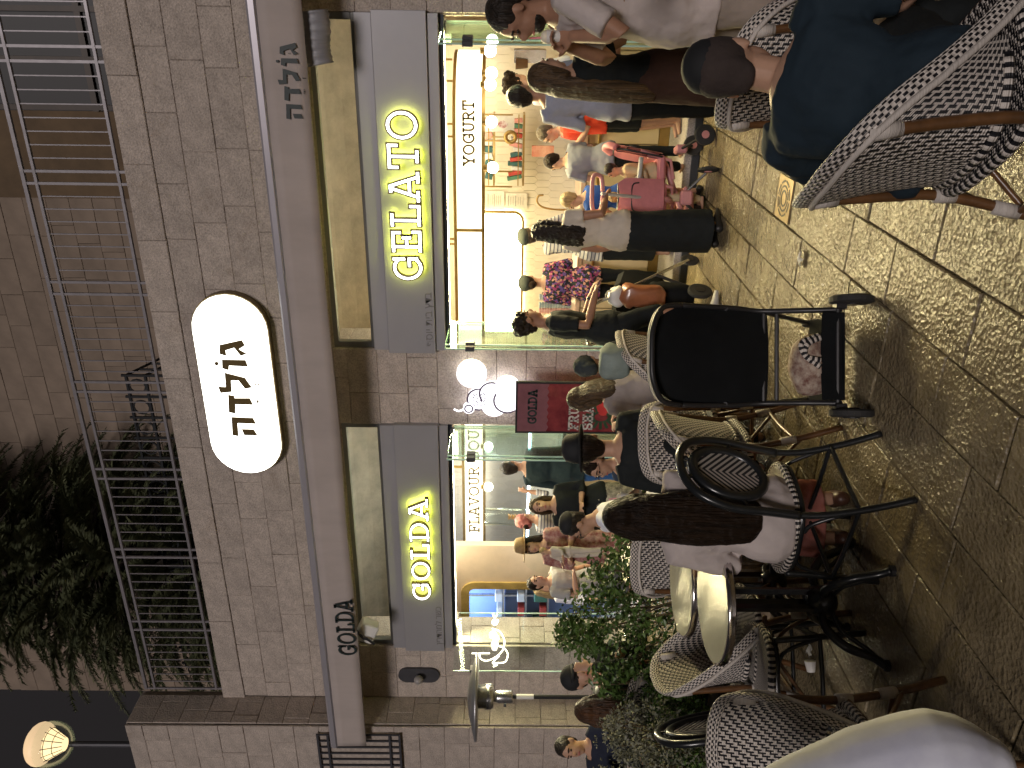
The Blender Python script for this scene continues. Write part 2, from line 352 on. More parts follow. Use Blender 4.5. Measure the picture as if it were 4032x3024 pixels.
# ------------------------------------------------------------------ stroke alphabet (slab serifs), unit height
def arc(cx, cy, rx, ry, a0, a1, n=12): return [(cx+rx*cos(radians(a0+(a1-a0)*i/n)), cy+ry*sin(radians(a0+(a1-a0)*i/n))) for i in range(n+1)]
E_ = .07
FONT = {
 'G': (.92, [arc(.47, .5, .40, .43, 38, 322, 18), [(.79, .62), (.79, .93)], [(.55, .44), (.80, .44), (.80, .20)]]),
 'E': (.80, [[(.05, .93), (.70, .93), (.70, .72)], [(.20, .93), (.20, .07)], [(.05, .07), (.72, .07), (.72, .28)], [(.20, .5), (.52, .5)], [(.52, .4), (.52, .6)]]),
 'L': (.76, [[(.05, .93), (.40, .93)], [(.21, .93), (.21, .07)], [(.05, .07), (.70, .07), (.70, .32)]]),
 'A': (.96, [[(.14, .07), (.44, .93), (.52, .93), (.82, .07)], [(.02, .07), (.30, .07)], [(.66, .07), (.94, .07)], [(.25, .34), (.71, .34)], [(.34, .93), (.5, .93)]]),
 'T': (.84, [[(.06, .70), (.06, .93), (.78, .93), (.78, .70)], [(.42, .93), (.42, .07)], [(.26, .07), (.58, .07)]]),
 'O': (.94, [arc(.47, .5, .40, .43, 0, 360, 24)]),
 'D': (.90, [[(.05, .93), (.42, .93)]+arc(.42, .5, .40, .43, 80, -80, 12)+[(.42, .07), (.05, .07)], [(.20, .93), (.20, .07)]]),
 'Y': (.90, [[(.12, .93), (.45, .48), (.78, .93)], [(.45, .48), (.45, .07)], [(.02, .93), (.26, .93)], [(.64, .93), (.88, .93)], [(.30, .07), (.60, .07)]]),
 'U': (.90, [[(.18, .93), (.18, .38)]+arc(.45, .36, .27, .29, 180, 360, 10)+[(.72, .38), (.72, .93)], [(.04, .93), (.32, .93)], [(.58, .93), (.86, .93)]]),
 'R': (.86, [[(.05, .93), (.45, .93)]+arc(.45, .72, .25, .21, 80, -80, 8)+[(.45, .51), (.20, .51)], [(.20, .93), (.20, .07)], [(.05, .07), (.35, .07)], [(.46, .50), (.74, .07), (.84, .07)]]),
 'F': (.76, [[(.05, .93), (.70, .93), (.70, .70)], [(.20, .93), (.20, .07)], [(.05, .07), (.38, .07)], [(.20, .5), (.50, .5)], [(.50, .4), (.50, .6)]]),
 'V': (.92, [[(.14, .93), (.43, .07), (.49, .07), (.78, .93)], [(.02, .93), (.28, .93)], [(.64, .93), (.90, .93)]]),
 'B': (.84, [[(.05, .93), (.42, .93)]+arc(.42, .73, .24, .20, 80, -80, 8)+[(.42, .52), (.20, .52)], [(.20, .93), (.20, .07)], [(.42, .52)]+arc(.44, .295, .28, .225, 80, -80, 8)+[(.42, .07), (.05, .07)]]),
 'S': (.78, [arc(.39, .71, .29, .22, 40, 270, 12)+arc(.39, .28, .31, .21, 90, -140, 12), [(.65, .72), (.65, .92)], [(.10, .10), (.10, .30)]]),
 'H': (.92, [[(.20, .93), (.20, .07)], [(.70, .93), (.70, .07)], [(.20, .5), (.70, .5)], [(.06, .93), (.34, .93)], [(.56, .93), (.84, .93)], [(.06, .07), (.34, .07)], [(.56, .07), (.84, .07)]]),
 ' ': (.5, []), 'M': (1.0, [[(.2, .07), (.2, .93), (.5, .4), (.8, .93), (.8, .07)]]), 'N': (.9, [[(.2, .07), (.2, .93), (.7, .07), (.7, .93)]]),
 'I': (.5, [[(.25, .93), (.25, .07)], [(.1, .93), (.4, .93)], [(.1, .07), (.4, .07)]]), 'C': (.85, [arc(.47, .5, .38, .43, 45, 315, 14)]),
}
def ribbon(b, pl, t, fn, d0, d1):
    """mitred ribbon of a 2-d polyline, width t, extruded d0..d1 through fn(u,v,d)"""
    P = [Vector((p[0], p[1])) for p in pl]
    P = [p for i, p in enumerate(P) if i == 0 or (p-P[i-1]).length > 1e-5]
    if len(P) < 2: return
    closed = (P[0]-P[-1]).length < 1e-3
    if closed: P = P[:-1]
    n = len(P); rows = []
    for i in range(n):
        if closed: a, c = P[i]-P[i-1], P[(i+1) % n]-P[i]
        else: a = P[i]-P[i-1] if i else P[1]-P[0]; c = P[i+1]-P[i] if i < n-1 else P[-1]-P[-2]
        a = a.normalized(); c = c.normalized(); na = Vector((-a.y, a.x)); nc = Vector((-c.y, c.x)); m = (na+nc)
        m = m.normalized() if m.length > .1 else na; k = t/2/max(.45, m.dot(na))
        p = P[i].copy()
        if not closed and i == 0: p -= c*t*.5
        if not closed and i == n-1: p += a*t*.5
        l, r = p+m*k, p-m*k
        rows.append([b.verts.new(fn(l.x, l.y, d0)), b.verts.new(fn(r.x, r.y, d0)), b.verts.new(fn(r.x, r.y, d1)), b.verts.new(fn(l.x, l.y, d1))])
    for i in range(n if closed else n-1):
        A, B2 = rows[i], rows[(i+1) % n]
        for k in range(4): b.faces.new((A[k], A[(k+1) % 4], B2[(k+1) % 4], B2[k]))
    if not closed: b.faces.new(rows[0][::-1]); b.faces.new(rows[-1])
def text_w(s, sp=.08): return sum(FONT[c][0] for c in s)+sp*(len(s)-1)
def letter(ch, x0, z0, h, wsc, t, yfront, yback, name, m, parent, Yfn=None):
    b = BM(); fn = Yfn or (lambda u, v, d: Vector((x0+u*h*wsc, d, z0+v*h)))
    for pl in FONT[ch][1]: ribbon(b, pl, t/h, fn, yfront, yback)
    bmesh.ops.recalc_face_normals(b, faces=b.faces)
    return obj(name, b, m, parent)
def word(s, x0, x1, z0, h, t, y, m, parent, depth=.004, name='letter', sp=.10, skipmask=None):
    tw = text_w(s, sp); k = (x1-x0)/(tw*h); x = x0; out = []
    for i, c in enumerate(s):
        if c != ' ': out.append(letter(c, x, z0, h, k, t, y-depth, y, name, m, parent))
        x += (FONT[c][0]+sp)*h*k
    return out
# Hebrew lettering, outlines read from the lit oval sign (u right, v up, unit = word width)
HEB = {
 'gimel': [(1425,575),(1568,543),(1588,578),(1548,603),(1600,632),(1562,645),(1520,592),(1462,610),(1468,645),(1425,632)],
 'vav': [(1440,670),(1592,673),(1608,714),(1485,708),(1483,738),(1442,725)],
 'lamed': [(1458,755),(1588,788),(1633,850),(1590,858),(1548,805),(1498,803),(1503,878),(1432,885),(1415,845),(1465,848)],
 'dalet': [(1480,898),(1520,905),(1520,920),(1620,920),(1640,962),(1527,958),(1526,1018),(1485,1010)],
 'he': [(1502,1042),(1640,1048),(1660,1085),(1540,1080),(1547,1165),(1508,1158)],
 'he_leg': [(1568,1120),(1645,1122),(1670,1160),(1585,1158)],
 'kamatz': [(1665,922),(1671,922),(1671,936),(1682,942),(1671,948),(1671,962),(1665,962)],
}
HDOT = {'holam': (1405, 695, 13), 'dagesh': (1512, 630, 5), 'sheva': (1655, 833, 6), 'sheva2': (1675, 833, 6)}
def heb_polys(Y):
    """world X,Z polygons on plane Y of the oval sign"""
    out = {k: [(lambda p: (p.x, p.z))(W(x/1.6458, y/1.6458+1008, Y)) for x, y in v] for k, v in HEB.items()}
    for k, (x, y, r) in HDOT.items():
        c = W(x/1.6458, y/1.6458+1008, Y); rr = r/1.6458*(Y/ray(x/1.6458, y/1.6458+1008).y)/FPX
        out[k] = [(c.x+rr*cos(a*pi/6), c.z+rr*sin(a*pi/6)) for a in range(12)]
    return out
# ================================================================== SETTING
FY = 7.48
gb = BM(); box(gb, (-3, 20, -.32), (120, 90, .6)); obj('ground', gb, M_dirt, kind='structure')
# paving strips run away from the camera, joints staggered
pave = empty('pavement', (0, 0, 0), kind='structure')
rp = random.Random(11); xs = [-1.23+.30*k for k in range(-22, 8)]
cnt = 0; far_b = BM()
for xi in xs:
    y = .55+rp.uniform(0, .5)
    while y < 7.40:
        L = rp.uniform(.42, .86); y1 = min(y+L, 7.42)
        if 7.42-y1 < .15: y1 = 7.42
        c = Vector((xi+.15, (y+y1)/2, 0)); d = c-CC; zc = d.dot(FW)
        vis = zc > .3 and abs(d.dot(RT)/zc) < .62 and -d.dot(UP)/zc < .80
        if vis and cnt < 298:
            b = BM(); hx, hy = .1462, (y1-y)/2-.0045; ch = .005
            tilt = rp.uniform(-.003, .003); zz = rp.uniform(-.003, .003)
            A = [(-hx, -hy), (hx, -hy), (hx, hy), (-hx, hy)]
            A = [(a+rp.uniform(-.002, .002), q+rp.uniform(-.003, .003)) for a, q in A]
            r0 = [b.verts.new((a, q, -.05)) for a, q in A]; r1 = [b.verts.new((a, q, -ch+zz)) for a, q in A]
            r2 = [b.verts.new((a*(1-ch/hx), q*(1-ch/hy), zz+tilt*a/hx)) for a, q in A]
            for p, q in ((r0, r1), (r1, r2)):
                for k in range(4): b.faces.new((p[k], p[(k+1) % 4], q[(k+1) % 4], q[k]))
            b.faces.new(r2); o = obj('paving_stone', b, M_pave, pave); o.location = (c.x, c.y, 0); cnt += 1
        else:
            box(far_b, (c.x, c.y, -.025), (.29, y1-y-.012, .05))
        y = y1
obj('outer_paving_stones', far_b, M_pave, pave, kind='stuff')
# drain cover: square frame with slotted rings
dr = empty('drain_cover', (-1.08, 5.01, 0), label='square metal drain cover with slotted rings set in the paving', cat='drain cover')
M_drain = mat('worn_brass_drain', (.34, .26, .15), .35, .7, ns=20)
b = BM(); box(b, (0, 0, .004), (.26, .26, .012)); obj('frame_plate', b, M_drain, dr)
b = BM()
for r in (.105, .075, .045):
    for k in range(8):
        a0, a1 = k*45+8, k*45+38
        pts = [(r*cos(radians(a)), r*sin(radians(a)), .0125) for a in (a0, (a0+a1)/2, a1)]
        ribbon(b, [(p[0], p[1]) for p in pts], .012, lambda u, v, d: Vector((u, v, d)), .0112, .0128)
obj('slot', b, M_black, dr, label='dark slots of the drain in three rings')
# small litter on the ground
def litter(label, px, kind):
    p = G(*px); b = BM()
    if kind == 'cup':
        R = Matrix.Rotation(radians(75), 3, 'X') @ Matrix.Rotation(random.random()*6, 3, 'Y')
        tube(b, [p+Vector((0, 0, .03)), p+Vector((.05, .03, .034))], [.022, .032], 12)
        return obj('paper_cup', b, M_white, label=label, cat='cup')
    n = 5; vs = [[b.verts.new(p+Vector((i*.022+random.uniform(-.006, .006), j*.02+random.uniform(-.006, .006), .008+random.random()*.028))) for j in range(4)] for i in range(n)]
    for i in range(n-1):
        for j in range(3): b.faces.new((vs[i][j], vs[i+1][j], vs[i+1][j+1], vs[i][j+1]))
    o = obj('napkin', b, M_white, label=label, cat='litter'); return o
litter('crumpled white napkin lying under the round tables', (3105, 2400), 'nap')
litter('white paper napkin lying beside the black chair seat', (3205, 2600), 'nap')
litter('tipped paper cup on the ground beside the black chair', (3215, 2645), 'cup')
litter('small crumpled paper on the paving behind the black stroller', (3165, 1050), 'nap')

# ------------------------------------------------------------------ the shop building
bld = empty('shop_building', (-3.5, FY, 0), label='pale stone building with an ice cream shop on its ground floor and a terrace above', cat='building')
bm_ = lambda v: Vector(v)-Vector((-3.5, FY, 0))
def bpart(name, b, m, **k): o = obj(name, b, m, bld, **k); o.location = Vector((3.5, -FY, 0)); return o   # geometry in world coords
def bbox(name, x0, x1, y0, y1, z0, z1, m, **k):
    return bpart(name, box(BM(), ((x0+x1)/2, (y0+y1)/2, (z0+z1)/2), (x1-x0, y1-y0, z1-z0)), m, **k)
class Off: pass
def bblocks(name, org, ud, vd, nd, *a, **k): blocks(bld, name, Vector(org)-Vector((-3.5, FY, 0)), ud, vd, nd, *a, **k)
X, Zv, NY = (1, 0, 0), (0, 0, 1), (0, -1, 0)
# parapet band above the shops
bbox('parapet_core', -7.80, 2.4, FY+.014, FY+.28, 3.42, 5.165, M_grout)
bblocks('facing_stone', (-7.84, FY+.03, 3.44), X, Zv, NY, 10.2, [.30, .29, .29, .30, .28], .42, .95, M_stone, rnd=random.Random(5), gap=.0025)
bblocks('coping_stone', (-7.86, FY+.03, 4.90), X, Zv, NY, 10.25, [.27], .68, .90, M_stone, depth=.045, rnd=random.Random(9), gap=.0025)
bbox('terrace_slab', -7.80, 2.4, FY+.28, 12.2, 5.0, 5.12, M_soffit)
# piers
bbox('pier_core', -3.98, -3.17, FY+.014, FY+.5, 0, 3.44, M_grout); bblocks('pier_stone', (-4.0, FY+.03, 0), X, Zv, NY, .85, [.30]*11+[.14], .30, .62, M_stone, rnd=random.Random(21), gap=.0025)
bbox('left_pier_core', -7.8, -7.04, FY+.014, FY+.5, 0, 3.44, M_grout); bblocks('pier_stone', (-7.84, FY+.03, 0), X, Zv, NY, .83, [.30]*11+[.14], .30, .60, M_stone, rnd=random.Random(22), gap=.0025)
bbox('right_pier_core', -.06, 2.4, FY+.014, FY+.5, 0, 3.44, M_grout); bblocks('pier_stone', (-.10, FY+.03, 0), X, Zv, NY, 2.4, [.30]*11+[.14], .30, .62, M_stone, rnd=random.Random(23), gap=.0025)
for xa, nd in ((-4.0, -1), (-3.15, 1), (-7.01, 1), (-.10, -1)):   # reveals
    bblocks('reveal_stone', (xa-.0*nd, FY+.04, 0) if nd < 0 else (xa, FY+.04, 0), (0, 1, 0), Zv, (nd, 0, 0), .45, [.30]*11+[.14], .25, .45, M_stone, depth=.02, rnd=random.Random(30), gap=.0025)
# ------------------------------------------------------------------ terrace railing
rail = empty('terrace_railing', (-3.6, FY, 5.17), label='pale metal railing of thin bars along the terrace edge above the lit oval sign', cat='railing')
def rpart(name, b, **k): o = obj(name, b, M_rail, rail, **k); o.location = (3.6, -FY, -5.17); return o
RY = FY+.02
for nm, z, s in (('top_rail', 6.11, .034), ('middle_rail', 6.00, .026), ('bottom_rail', 5.245, .026)):
    rpart(nm, box(BM(), (-2.9, RY, z), (9.7, .03, s)))
posts = [-7.74, -6.81, -6.68, -5.75, -5.64, -4.71, -4.59, -3.67, -3.56, -2.62, -2.50, -1.56, -1.45, -.52, -.40, .53, .65, 1.6]
for x in posts: rpart('post', box(BM(), (x, RY, 5.64), (.024, .02, .93)))
pm = box(BM(), (0, 0, 0), (.010, .010, .73)); barme = bpy.data.meshes.new('baluster'); pm.to_mesh(barme); pm.free(); barme.materials.append(M_rail)
for i in range(0, len(posts)-1):
    a, c = posts[i], posts[i+1]
    if c-a < .3: continue
    for k in range(1, 8):
        o = bpy.data.objects.new('baluster', barme); COL.objects.link(o); o.parent = rail
        o.location = Vector((a+(c-a)*k/8+3.6, RY-FY, 5.622-5.17))
# ------------------------------------------------------------------ oval lit sign
sg = empty('oval_light_sign', (-3.57, FY-.1, 4.4), label='glowing white oval sign with bronze Hebrew lettering on the stone parapet', cat='sign')
def stadium(x0, x1, z0, z1, n=14):
    r = (z1-z0)/2; cz = (z0+z1)/2
    return [(x1-r+r*cos(a), cz+r*sin(a)) for a in [(-pi/2+pi*i/n) for i in range(n+1)]]+[(x0+r+r*cos(a), cz+r*sin(a)) for a in [(pi/2+pi*i/n) for i in range(n+1)]]
def spart(nm, b, m, **k): o = obj(nm, b, m, sg, **k); o.location = (3.57, -(FY-.1), -4.4); return o
fn = lambda u, v, d: Vector((u, d, v))
YS = FY-.12
hp = heb_polys(YS)
xr, xl = W(960, 1163, YS).x, W(990, 1862, YS).x; zt, zb = W(790, 1500, YS).z, W(1075, 1500, YS).z
spart('sign_case', prism(BM(), stadium(xl-.014, xr+.014, zb-.014, zt+.014), fn, YS+.015, FY-.01), M_lettside)
spart('light_face', prism(BM(), stadium(xl, xr, zb, zt), fn, YS, YS+.02), M_glow)
for k, poly in hp.items():
    if len(poly) > 2: spart('letter', prism(BM(), poly, fn, YS-.012, YS-.001), M_gold)
# ------------------------------------------------------------------ awning (closed) with lettered valance
aw = empty('retracted_awning', (-3.6, 7.1, 3.5), label='closed beige awning with a white front bar and lettered valance across both shop windows', cat='awning')
def apart(nm, b, m, **k): o = obj(nm, b, m, aw, **k); o.location = (3.6, -7.1, -3.5); return o
AY = 6.90
apart('front_bar', box(BM(), (-3.2, AY+.02, 3.70), (9.75, .06, .085), bev=.02), M_cassette)
b = BM(); n = 130; rv = random.Random(4); prev = None
seams = [-7.3, -6.35, -5.0, -3.6, -2.3, -1.05, .3]
for i in range(n+1):
    x = -8.02+9.6*i/n; sm = min(abs(x-s) for s in seams)
    row = []
    for j in range(5):
        z = 3.655-.345*j/4; y = AY-.012+.010*sin(x*3.1+j*.3)*j/4-.010*math.exp(-(sm/.03)**2)+.003*sin(x*23)*(j/4)
        row.append(b.verts.new((x, y, z+(.006*sin(x*2.2) if j == 4 else 0))))
    if prev:
        for j in range(4): b.faces.new((prev[j], row[j], row[j+1], prev[j+1]))
    prev = row
v = apart('valance', b, M_fabric, smooth=True); sm_ = v.modifiers.new('s', 'SOLIDIFY'); sm_.thickness = .004; sm_.offset = 1
apart('rear_cassette', box(BM(), (-3.2, 7.25, 3.58), (9.5, .36, .12), bev=.02), M_fabric)
# sagging rolled cloth seen between bar and wall, lit from below
b = BM(); prev = None
for i in range(161):
    x = -7.7+9.2*i/160; row = []
    for j in range(7):
        a = pi*(j/6); row.append(b.verts.new((x, 7.17+.13*cos(a)+.008*sin(x*37+j), 3.70+.095*sin(a)+.008*sin(x*29+j*1.3))))
    if prev:
        for j in range(6): b.faces.new((prev[j], row[j], row[j+1], prev[j+1]))
    prev = row
apart('rolled_canvas', b, M_yellowfab, smooth=True)
for x in (-7.5, -5.75, -4.6, -3.45, -2.3, -1.0, .4):
    apart('bracket', box(BM(), (x, 7.34, 3.80), (.05, .22, .07), bev=.01), M_cassette)
    apart('arm_shade_block', box(BM(), (x, 7.35, 3.725), (.03, .18, .05)), M_charcoal)  # charcoal block put in as the shade under the bracket
# valance print
YV = AY-.030
word('GOLDA', *[W(1400, y, YV).x for y in (2580, 2363)], W(1398, 2470, YV).z, 0.21, .027, YV, M_text, aw, depth=.003, name='printed_letter')
for ch in list(aw.children):
    if ch.name.startswith('printed_letter'): ch.location = (3.6, -7.1, -3.5)
ox0 = min(p[0] for k in hp for p in hp[k]); ox1 = max(p[0] for k in hp for p in hp[k]); oz0 = min(p[1] for k in hp for p in hp[k]); oz1 = max(p[1] for k in hp for p in hp[k])
vx0, vx1 = W(1140, 470, YV).x, W(1130, 168, YV).x; vz0, vz1 = W(1206, 330, YV).z, W(1092, 300, YV).z
for k, poly in hp.items():
    q = [(vx0+(u-ox0)/(ox1-ox0)*(vx1-vx0), vz0+(v-oz0)/(oz1-oz0)*(vz1-vz0)) for u, v in poly]
    apart('printed_letter', prism(BM(), q, fn, YV-.003, YV), M_text)
# ------------------------------------------------------------------ shopfronts
def shopfront(x0, x1, lab, words, sub, heb_x):
    s = empty('shopfront', ((x0+x1)/2, FY, 0), label=lab, cat='shopfront')
    off = Vector((-(x0+x1)/2, -FY, 0))
    def sp(nm, b, m, **k): o = obj(nm, b, m, s, **k); o.location = off; return o
    YP = FY-.05
    # metal fascia: centre board standing proud of two rails
    sp('fascia_board', box(BM(), ((x0+x1)/2, YP+.03, 2.635), (x1-x0+.04, .10, .46), bev=.004), M_panel)
    sp('fascia_upper_rail', box(BM(), ((x0+x1)/2, YP+.055, 2.94), (x1-x0, .09, .145), bev=.004), M_panel)
    sp('fascia_lower_rail', box(BM(), ((x0+x1)/2, YP+.055, 2.355), (x1-x0, .09, .095), bev=.004), M_panel)
    sp('door_track', box(BM(), ((x0+x1)/2, YP+.12, 2.29), (x1-x0-.02, .12, .05)), M_darkgap)
    # transom window over the fascia
    for nm, bx in (('transom_head', ((x0+x1)/2, FY+.06, 3.40, x1-x0, .07, .05)), ('transom_sill', ((x0+x1)/2, FY+.06, 3.03, x1-x0, .07, .04)), ('transom_jamb', (x0+.03, FY+.06, 3.215, .06, .07, .33)), ('transom_jamb', (x1-.03, FY+.06, 3.215, .06, .07, .33))):
        sp(nm, box(BM(), bx[:3], bx[3:], bev=.004), M_frame)
    sp('transom_pane', box(BM(), ((x0+x1)/2, FY+.07, 3.215), (x1-x0-.12, .006, .33)), M_glass)
    for (wd, a, c, z, h) in words:
        tw = text_w(wd, .12); k = (c-a)/(tw*h); x = a
        for i, chh in enumerate(wd):
            e = letter(chh, x, z, h, k, .185*h, YP-.118, YP-.078, 'letter', M_lettside, s); e.location = off
            f = letter(chh, x, z, h, k, .085*h, YP-.121, YP-.1185, 'lit_face', M_neonface, e)
            g = letter(chh, x, z, h, k, .13*h, YP-.076, YP-.070, 'halo_strip', M_halo, e)
            x += (FONT[chh][0]+.12)*h*k
    sp('threshold', box(BM(), ((x0+x1)/2, FY+.28, .065), (x1-x0, .6, .13), bev=.006), M_granite)
    sp('threshold_gap', box(BM(), ((x0+x1)/2, FY-.035, .03), (x1-x0, .03, .062)), M_darkgap)
    # small Hebrew line, embossed low on the board
    cu = bpy.data.curves.new('kosher_line', 'FONT'); cu.body = sub; cu.size = .105; cu.extrude = .002
    t = bpy.data.objects.new('tmp', cu); COL.objects.link(t); me = None
    bpy.context.view_layer.update(); dg = bpy.context.evaluated_depsgraph_get(); me = bpy.data.meshes.new_from_object(t.evaluated_get(dg)); bpy.data.objects.remove(t)
    o = obj('embossed_text', me, mat('embossed_grey', (.22, .215, .21), .5, var=0), s)
    o.matrix_local = Matrix.Translation(off+Vector((heb_x, YP-.023, 2.43))) @ Matrix.Rotation(pi/2, 4, 'X')
    return s
gx = lambda y, Y=FY-.12: W(1600, y, Y).x
shopfront(-3.15, -.10, 'wide shop opening under large glowing letters, right of the stone pier', [('GELATO', gx(1098), gx(432), 2.49, .285)], 'ףסוי תיב ץדב', W(1700, 1375, FY-.1).x+.02)
shopfront(-7.01, -4.0, 'shop opening under a grey board with five glowing letters, left of the stone pier', [('GOLDA', gx(2352), gx(1958), 2.525, .215)], 'ןירדהמל רשכ', W(1740, 2550, FY-.1).x+.02)

# ------------------------------------------------------------------ interior shells
def room(x0, x1, y1, mw, nm, lab):
    r = empty(nm, ((x0+x1)/2, FY+.5, 0), kind='structure')
    off = Vector((-(x0+x1)/2, -FY-.5, 0))
    def q(n_, a, m): o = obj(n_, box(BM(), ((a[0]+a[1])/2, (a[2]+a[3])/2, (a[4]+a[5])/2), (a[1]-a[0], a[3]-a[2], a[5]-a[4])), m, r); o.location = off; return o
    q('floor', (x0, x1, FY+.58, y1, 0, .13), M_granite)
    q('back_wall', (x0, x1, y1, y1+.1, 0, 3.9), mw)
    q('side_wall', (x0-.1, x0, FY+.5, y1, 0, 3.9), M_intwall); q('side_wall', (x1, x1+.1, FY+.5, y1, 0, 3.9), M_intwall)
    q('ceiling', (x0, x1, FY+.5, y1, 3.9, 4.0), M_soffit)
    return r, off
ra, offa = room(-3.9, .9, 11.2, M_intwall, 'gelato_room', '')
rb, offb = room(-11.5, -4.1, 10.6, M_tilew, 'boutique_room', '')
# stone vault beam seen through the transoms
vm = mat('lit_vault_stone', (.50, .46, .40), .85, ns=3, var=.25, bump=.5, bs=20)
for r, off, x0, x1 in ((ra, offa, -3.9, .9), (rb, offb, -11.5, -4.1)):
    b = BM(); prev = None
    for i in range(9):
        a = pi/2*i/8; y, z = 8.0+1.2*sin(a)*1.0, 3.9-1.0*(1-cos(a))
        row = [b.verts.new((x0, y+.0, z)), b.verts.new((x1, y, z))]
        if prev: b.faces.new((prev[0], prev[1], row[1], row[0]))
        prev = row
    row = [b.verts.new((x0, 9.35, 2.9)), b.verts.new((x1, 9.35, 2.9))]; b.faces.new((prev[0], prev[1], row[1], row[0]))
    row2 = [b.verts.new((x0, 9.35, 3.9)), b.verts.new((x1, 9.35, 3.9))]; b.faces.new((row[0], row[1], row2[1], row2[0]))
    o = obj('vault_beam', b, vm, r); o.location = off
def ipart(r, off, nm, b, m, **k): o = obj(nm, b, m, r, **k); o.location = off; return o
# hex tiles (pointed long tiles) on a wall patch
def hextiles(r, off, x0, x1, z0, z1, y, w_, h_, m, nm='wall_tile', lim=140):
    k = 0; j = 0; z = z0
    me = None; b = BM(); t = .004; pw = w_/2-.003; pts = [(-pw, -h_*.32), (0, -h_*.5), (pw, -h_*.32), (pw, h_*.32), (0, h_*.5), (-pw, h_*.32)]
    f = [b.verts.new((u, -t, v)) for u, v in pts]; g = [b.verts.new((u*1.05, 0, v*1.03)) for u, v in pts]; b.faces.new(f)
    for i in range(6): b.faces.new((g[i], g[(i+1) % 6], f[(i+1) % 6], f[i]))
    bmesh.ops.recalc_face_normals(b, faces=b.faces)
    me = bpy.data.meshes.new(nm); b.to_mesh(me); b.free(); me.materials.append(m)
    while z < z1:
        x = x0+(w_/2 if j % 2 else 0)
        while x < x1:
            if k < lim:
                o = bpy.data.objects.new(nm, me); COL.objects.link(o); o.parent = r; o.location = off+Vector((x, y, z)); k += 1
            x += w_
        z += h_*.82; j += 1
# right room: counter, lightbox, menu, shelves
CYF = 8.18
ct = empty('serving_counter', (-1.6, 8.5, .13), label='long cream serving counter with a stone top inside the right shop', cat='counter')
def cp(nm, x0, x1, y0, y1, z0, z1, m): o = obj(nm, box(BM(), ((x0+x1)/2, (y0+y1)/2, (z0+z1)/2), (x1-x0, y1-y0, z1-z0), bev=.005), m, ct); o.location = (1.6, -8.5, -.13); return o
cp('counter_top', -3.85, .6, CYF-.03, 8.85, .93, .98, M_counter_top)
for k in range(5): cp('front_panel', -3.8+k*.85, -3.8+k*.85+.84, CYF, CYF+.05, .24, .925, M_counter)
cp('plinth', -3.8, .55, CYF+.03, CYF+.08, .13, .235, M_brass); cp('counter_body', -3.8, .55, CYF+.055, 8.8, .14, .92, M_counter)
cp('front_rail', -3.8, .55, CYF-.02, CYF-.005, .80, .83, M_brass)
# curved YOGURT lightbox
LBY = 9.0
lb = empty('curved_lightbox_sign', (-2, LBY, 2.1), label='long brass-edged lightbox with serif capitals and a curved right end', cat='sign')
def lbp(nm, b, m, **k): o = obj(nm, b, m, lb, **k); o.location = (2, -LBY, -2.1); return o
z1_, z0_ = W(1800, 900, LBY).z, W(1897, 900, LBY).z
path = [(-3.95, LBY), (-2.5, LBY), (-1.45, LBY)]+[(-1.45+.95*sin(a), LBY+.75*(1-cos(a))) for a in [pi/2*i/8 for i in range(1, 9)]]
def strip(zl, zh, dy, m, nm, k0=0, th=.02):
    b = BM(); pv = None
    for i, (x, y) in enumerate(path):
        row = [b.verts.new((x, y-dy, zl)), b.verts.new((x, y-dy, zh)), b.verts.new((x, y-dy+th, zh)), b.verts.new((x, y-dy+th, zl))]
        if pv:
            for k in range(4): b.faces.new((pv[k], pv[(k+1) % 4], row[(k+1) % 4], row[k]))
        pv = row
    bmesh.ops.recalc_face_normals(b, faces=b.faces); return lbp(nm, b, m)
strip(z0_, z1_, .0, M_glow_y, 'light_panel'); strip(z1_, z1_+.035, .02, M_brass, 'upper_trim', th=.12); strip(z0_-.035, z0_, .02, M_brass, 'lower_trim', th=.12)
lbp('divider', box(BM(), (W(1850, 905, LBY).x, LBY-.012, (z0_+z1_)/2), (.03, .03, z1_-z0_)), M_brass)
for yy in (175, 235, 320, 490, 540, 945, 965):
    p = W(1770, yy, LBY); lbp('hanger_rod', box(BM(), (p.x, LBY+.05, z1_+.5), (.02, .02, .95)), M_brass)
yx0, yx1 = W(1850, 652, LBY).x, W(1850, 395, LBY).x
for o in word('YOGURT', yx0, yx1, (z0_+z1_)/2-.065, .13, .021, LBY-.004, M_gold, lb, depth=.004, name='printed_letter'): o.location = (2, -LBY, -2.1)
# back-lit menu wall
MY = 9.9
mn = empty('backlit_menu_screen', (-3, MY, 1.75), label='blazing white backlit menu screen with a rounded brass corner behind the counter', cat='screen')
a, c = W(2060, 833, MY), W(1905, 1335, MY)
b = BM(); r_ = .12; poly = [(a.x, c.z), (c.x-.9, c.z), (c.x-.9, a.z)]+[(a.x-r_+r_*sin(q), a.z+r_-r_*cos(q)) for q in [pi/2*i/6 for i in range(7)]]
def mp_(nm, b, m): o = obj(nm, b, m, mn); o.location = (3, -MY, -1.75); return o
mp_('light_face', prism(BM(), poly, fn, MY-.03, MY), M_menu)
b = BM(); ribbon(b, poly[2:]+[(a.x, c.z)], .03, fn, MY-.045, MY-.02); mp_('brass_edge', b, M_brass)
tilep = empty('tiled_splashback', (-1.8, 9.93, 0), label='cream pointed tile wall behind the serving counter', cat='wall')
bxo('backing', -5.0, -.45, -.0, .06, .1, 2.6, M_tile, tilep).location = (1.8, 0, 0)
hextiles(tilep, Vector((1.8, 0, 0)), -3.95, -.5, .95, 2.1, -.002, .085, .20, M_tile, lim=298)
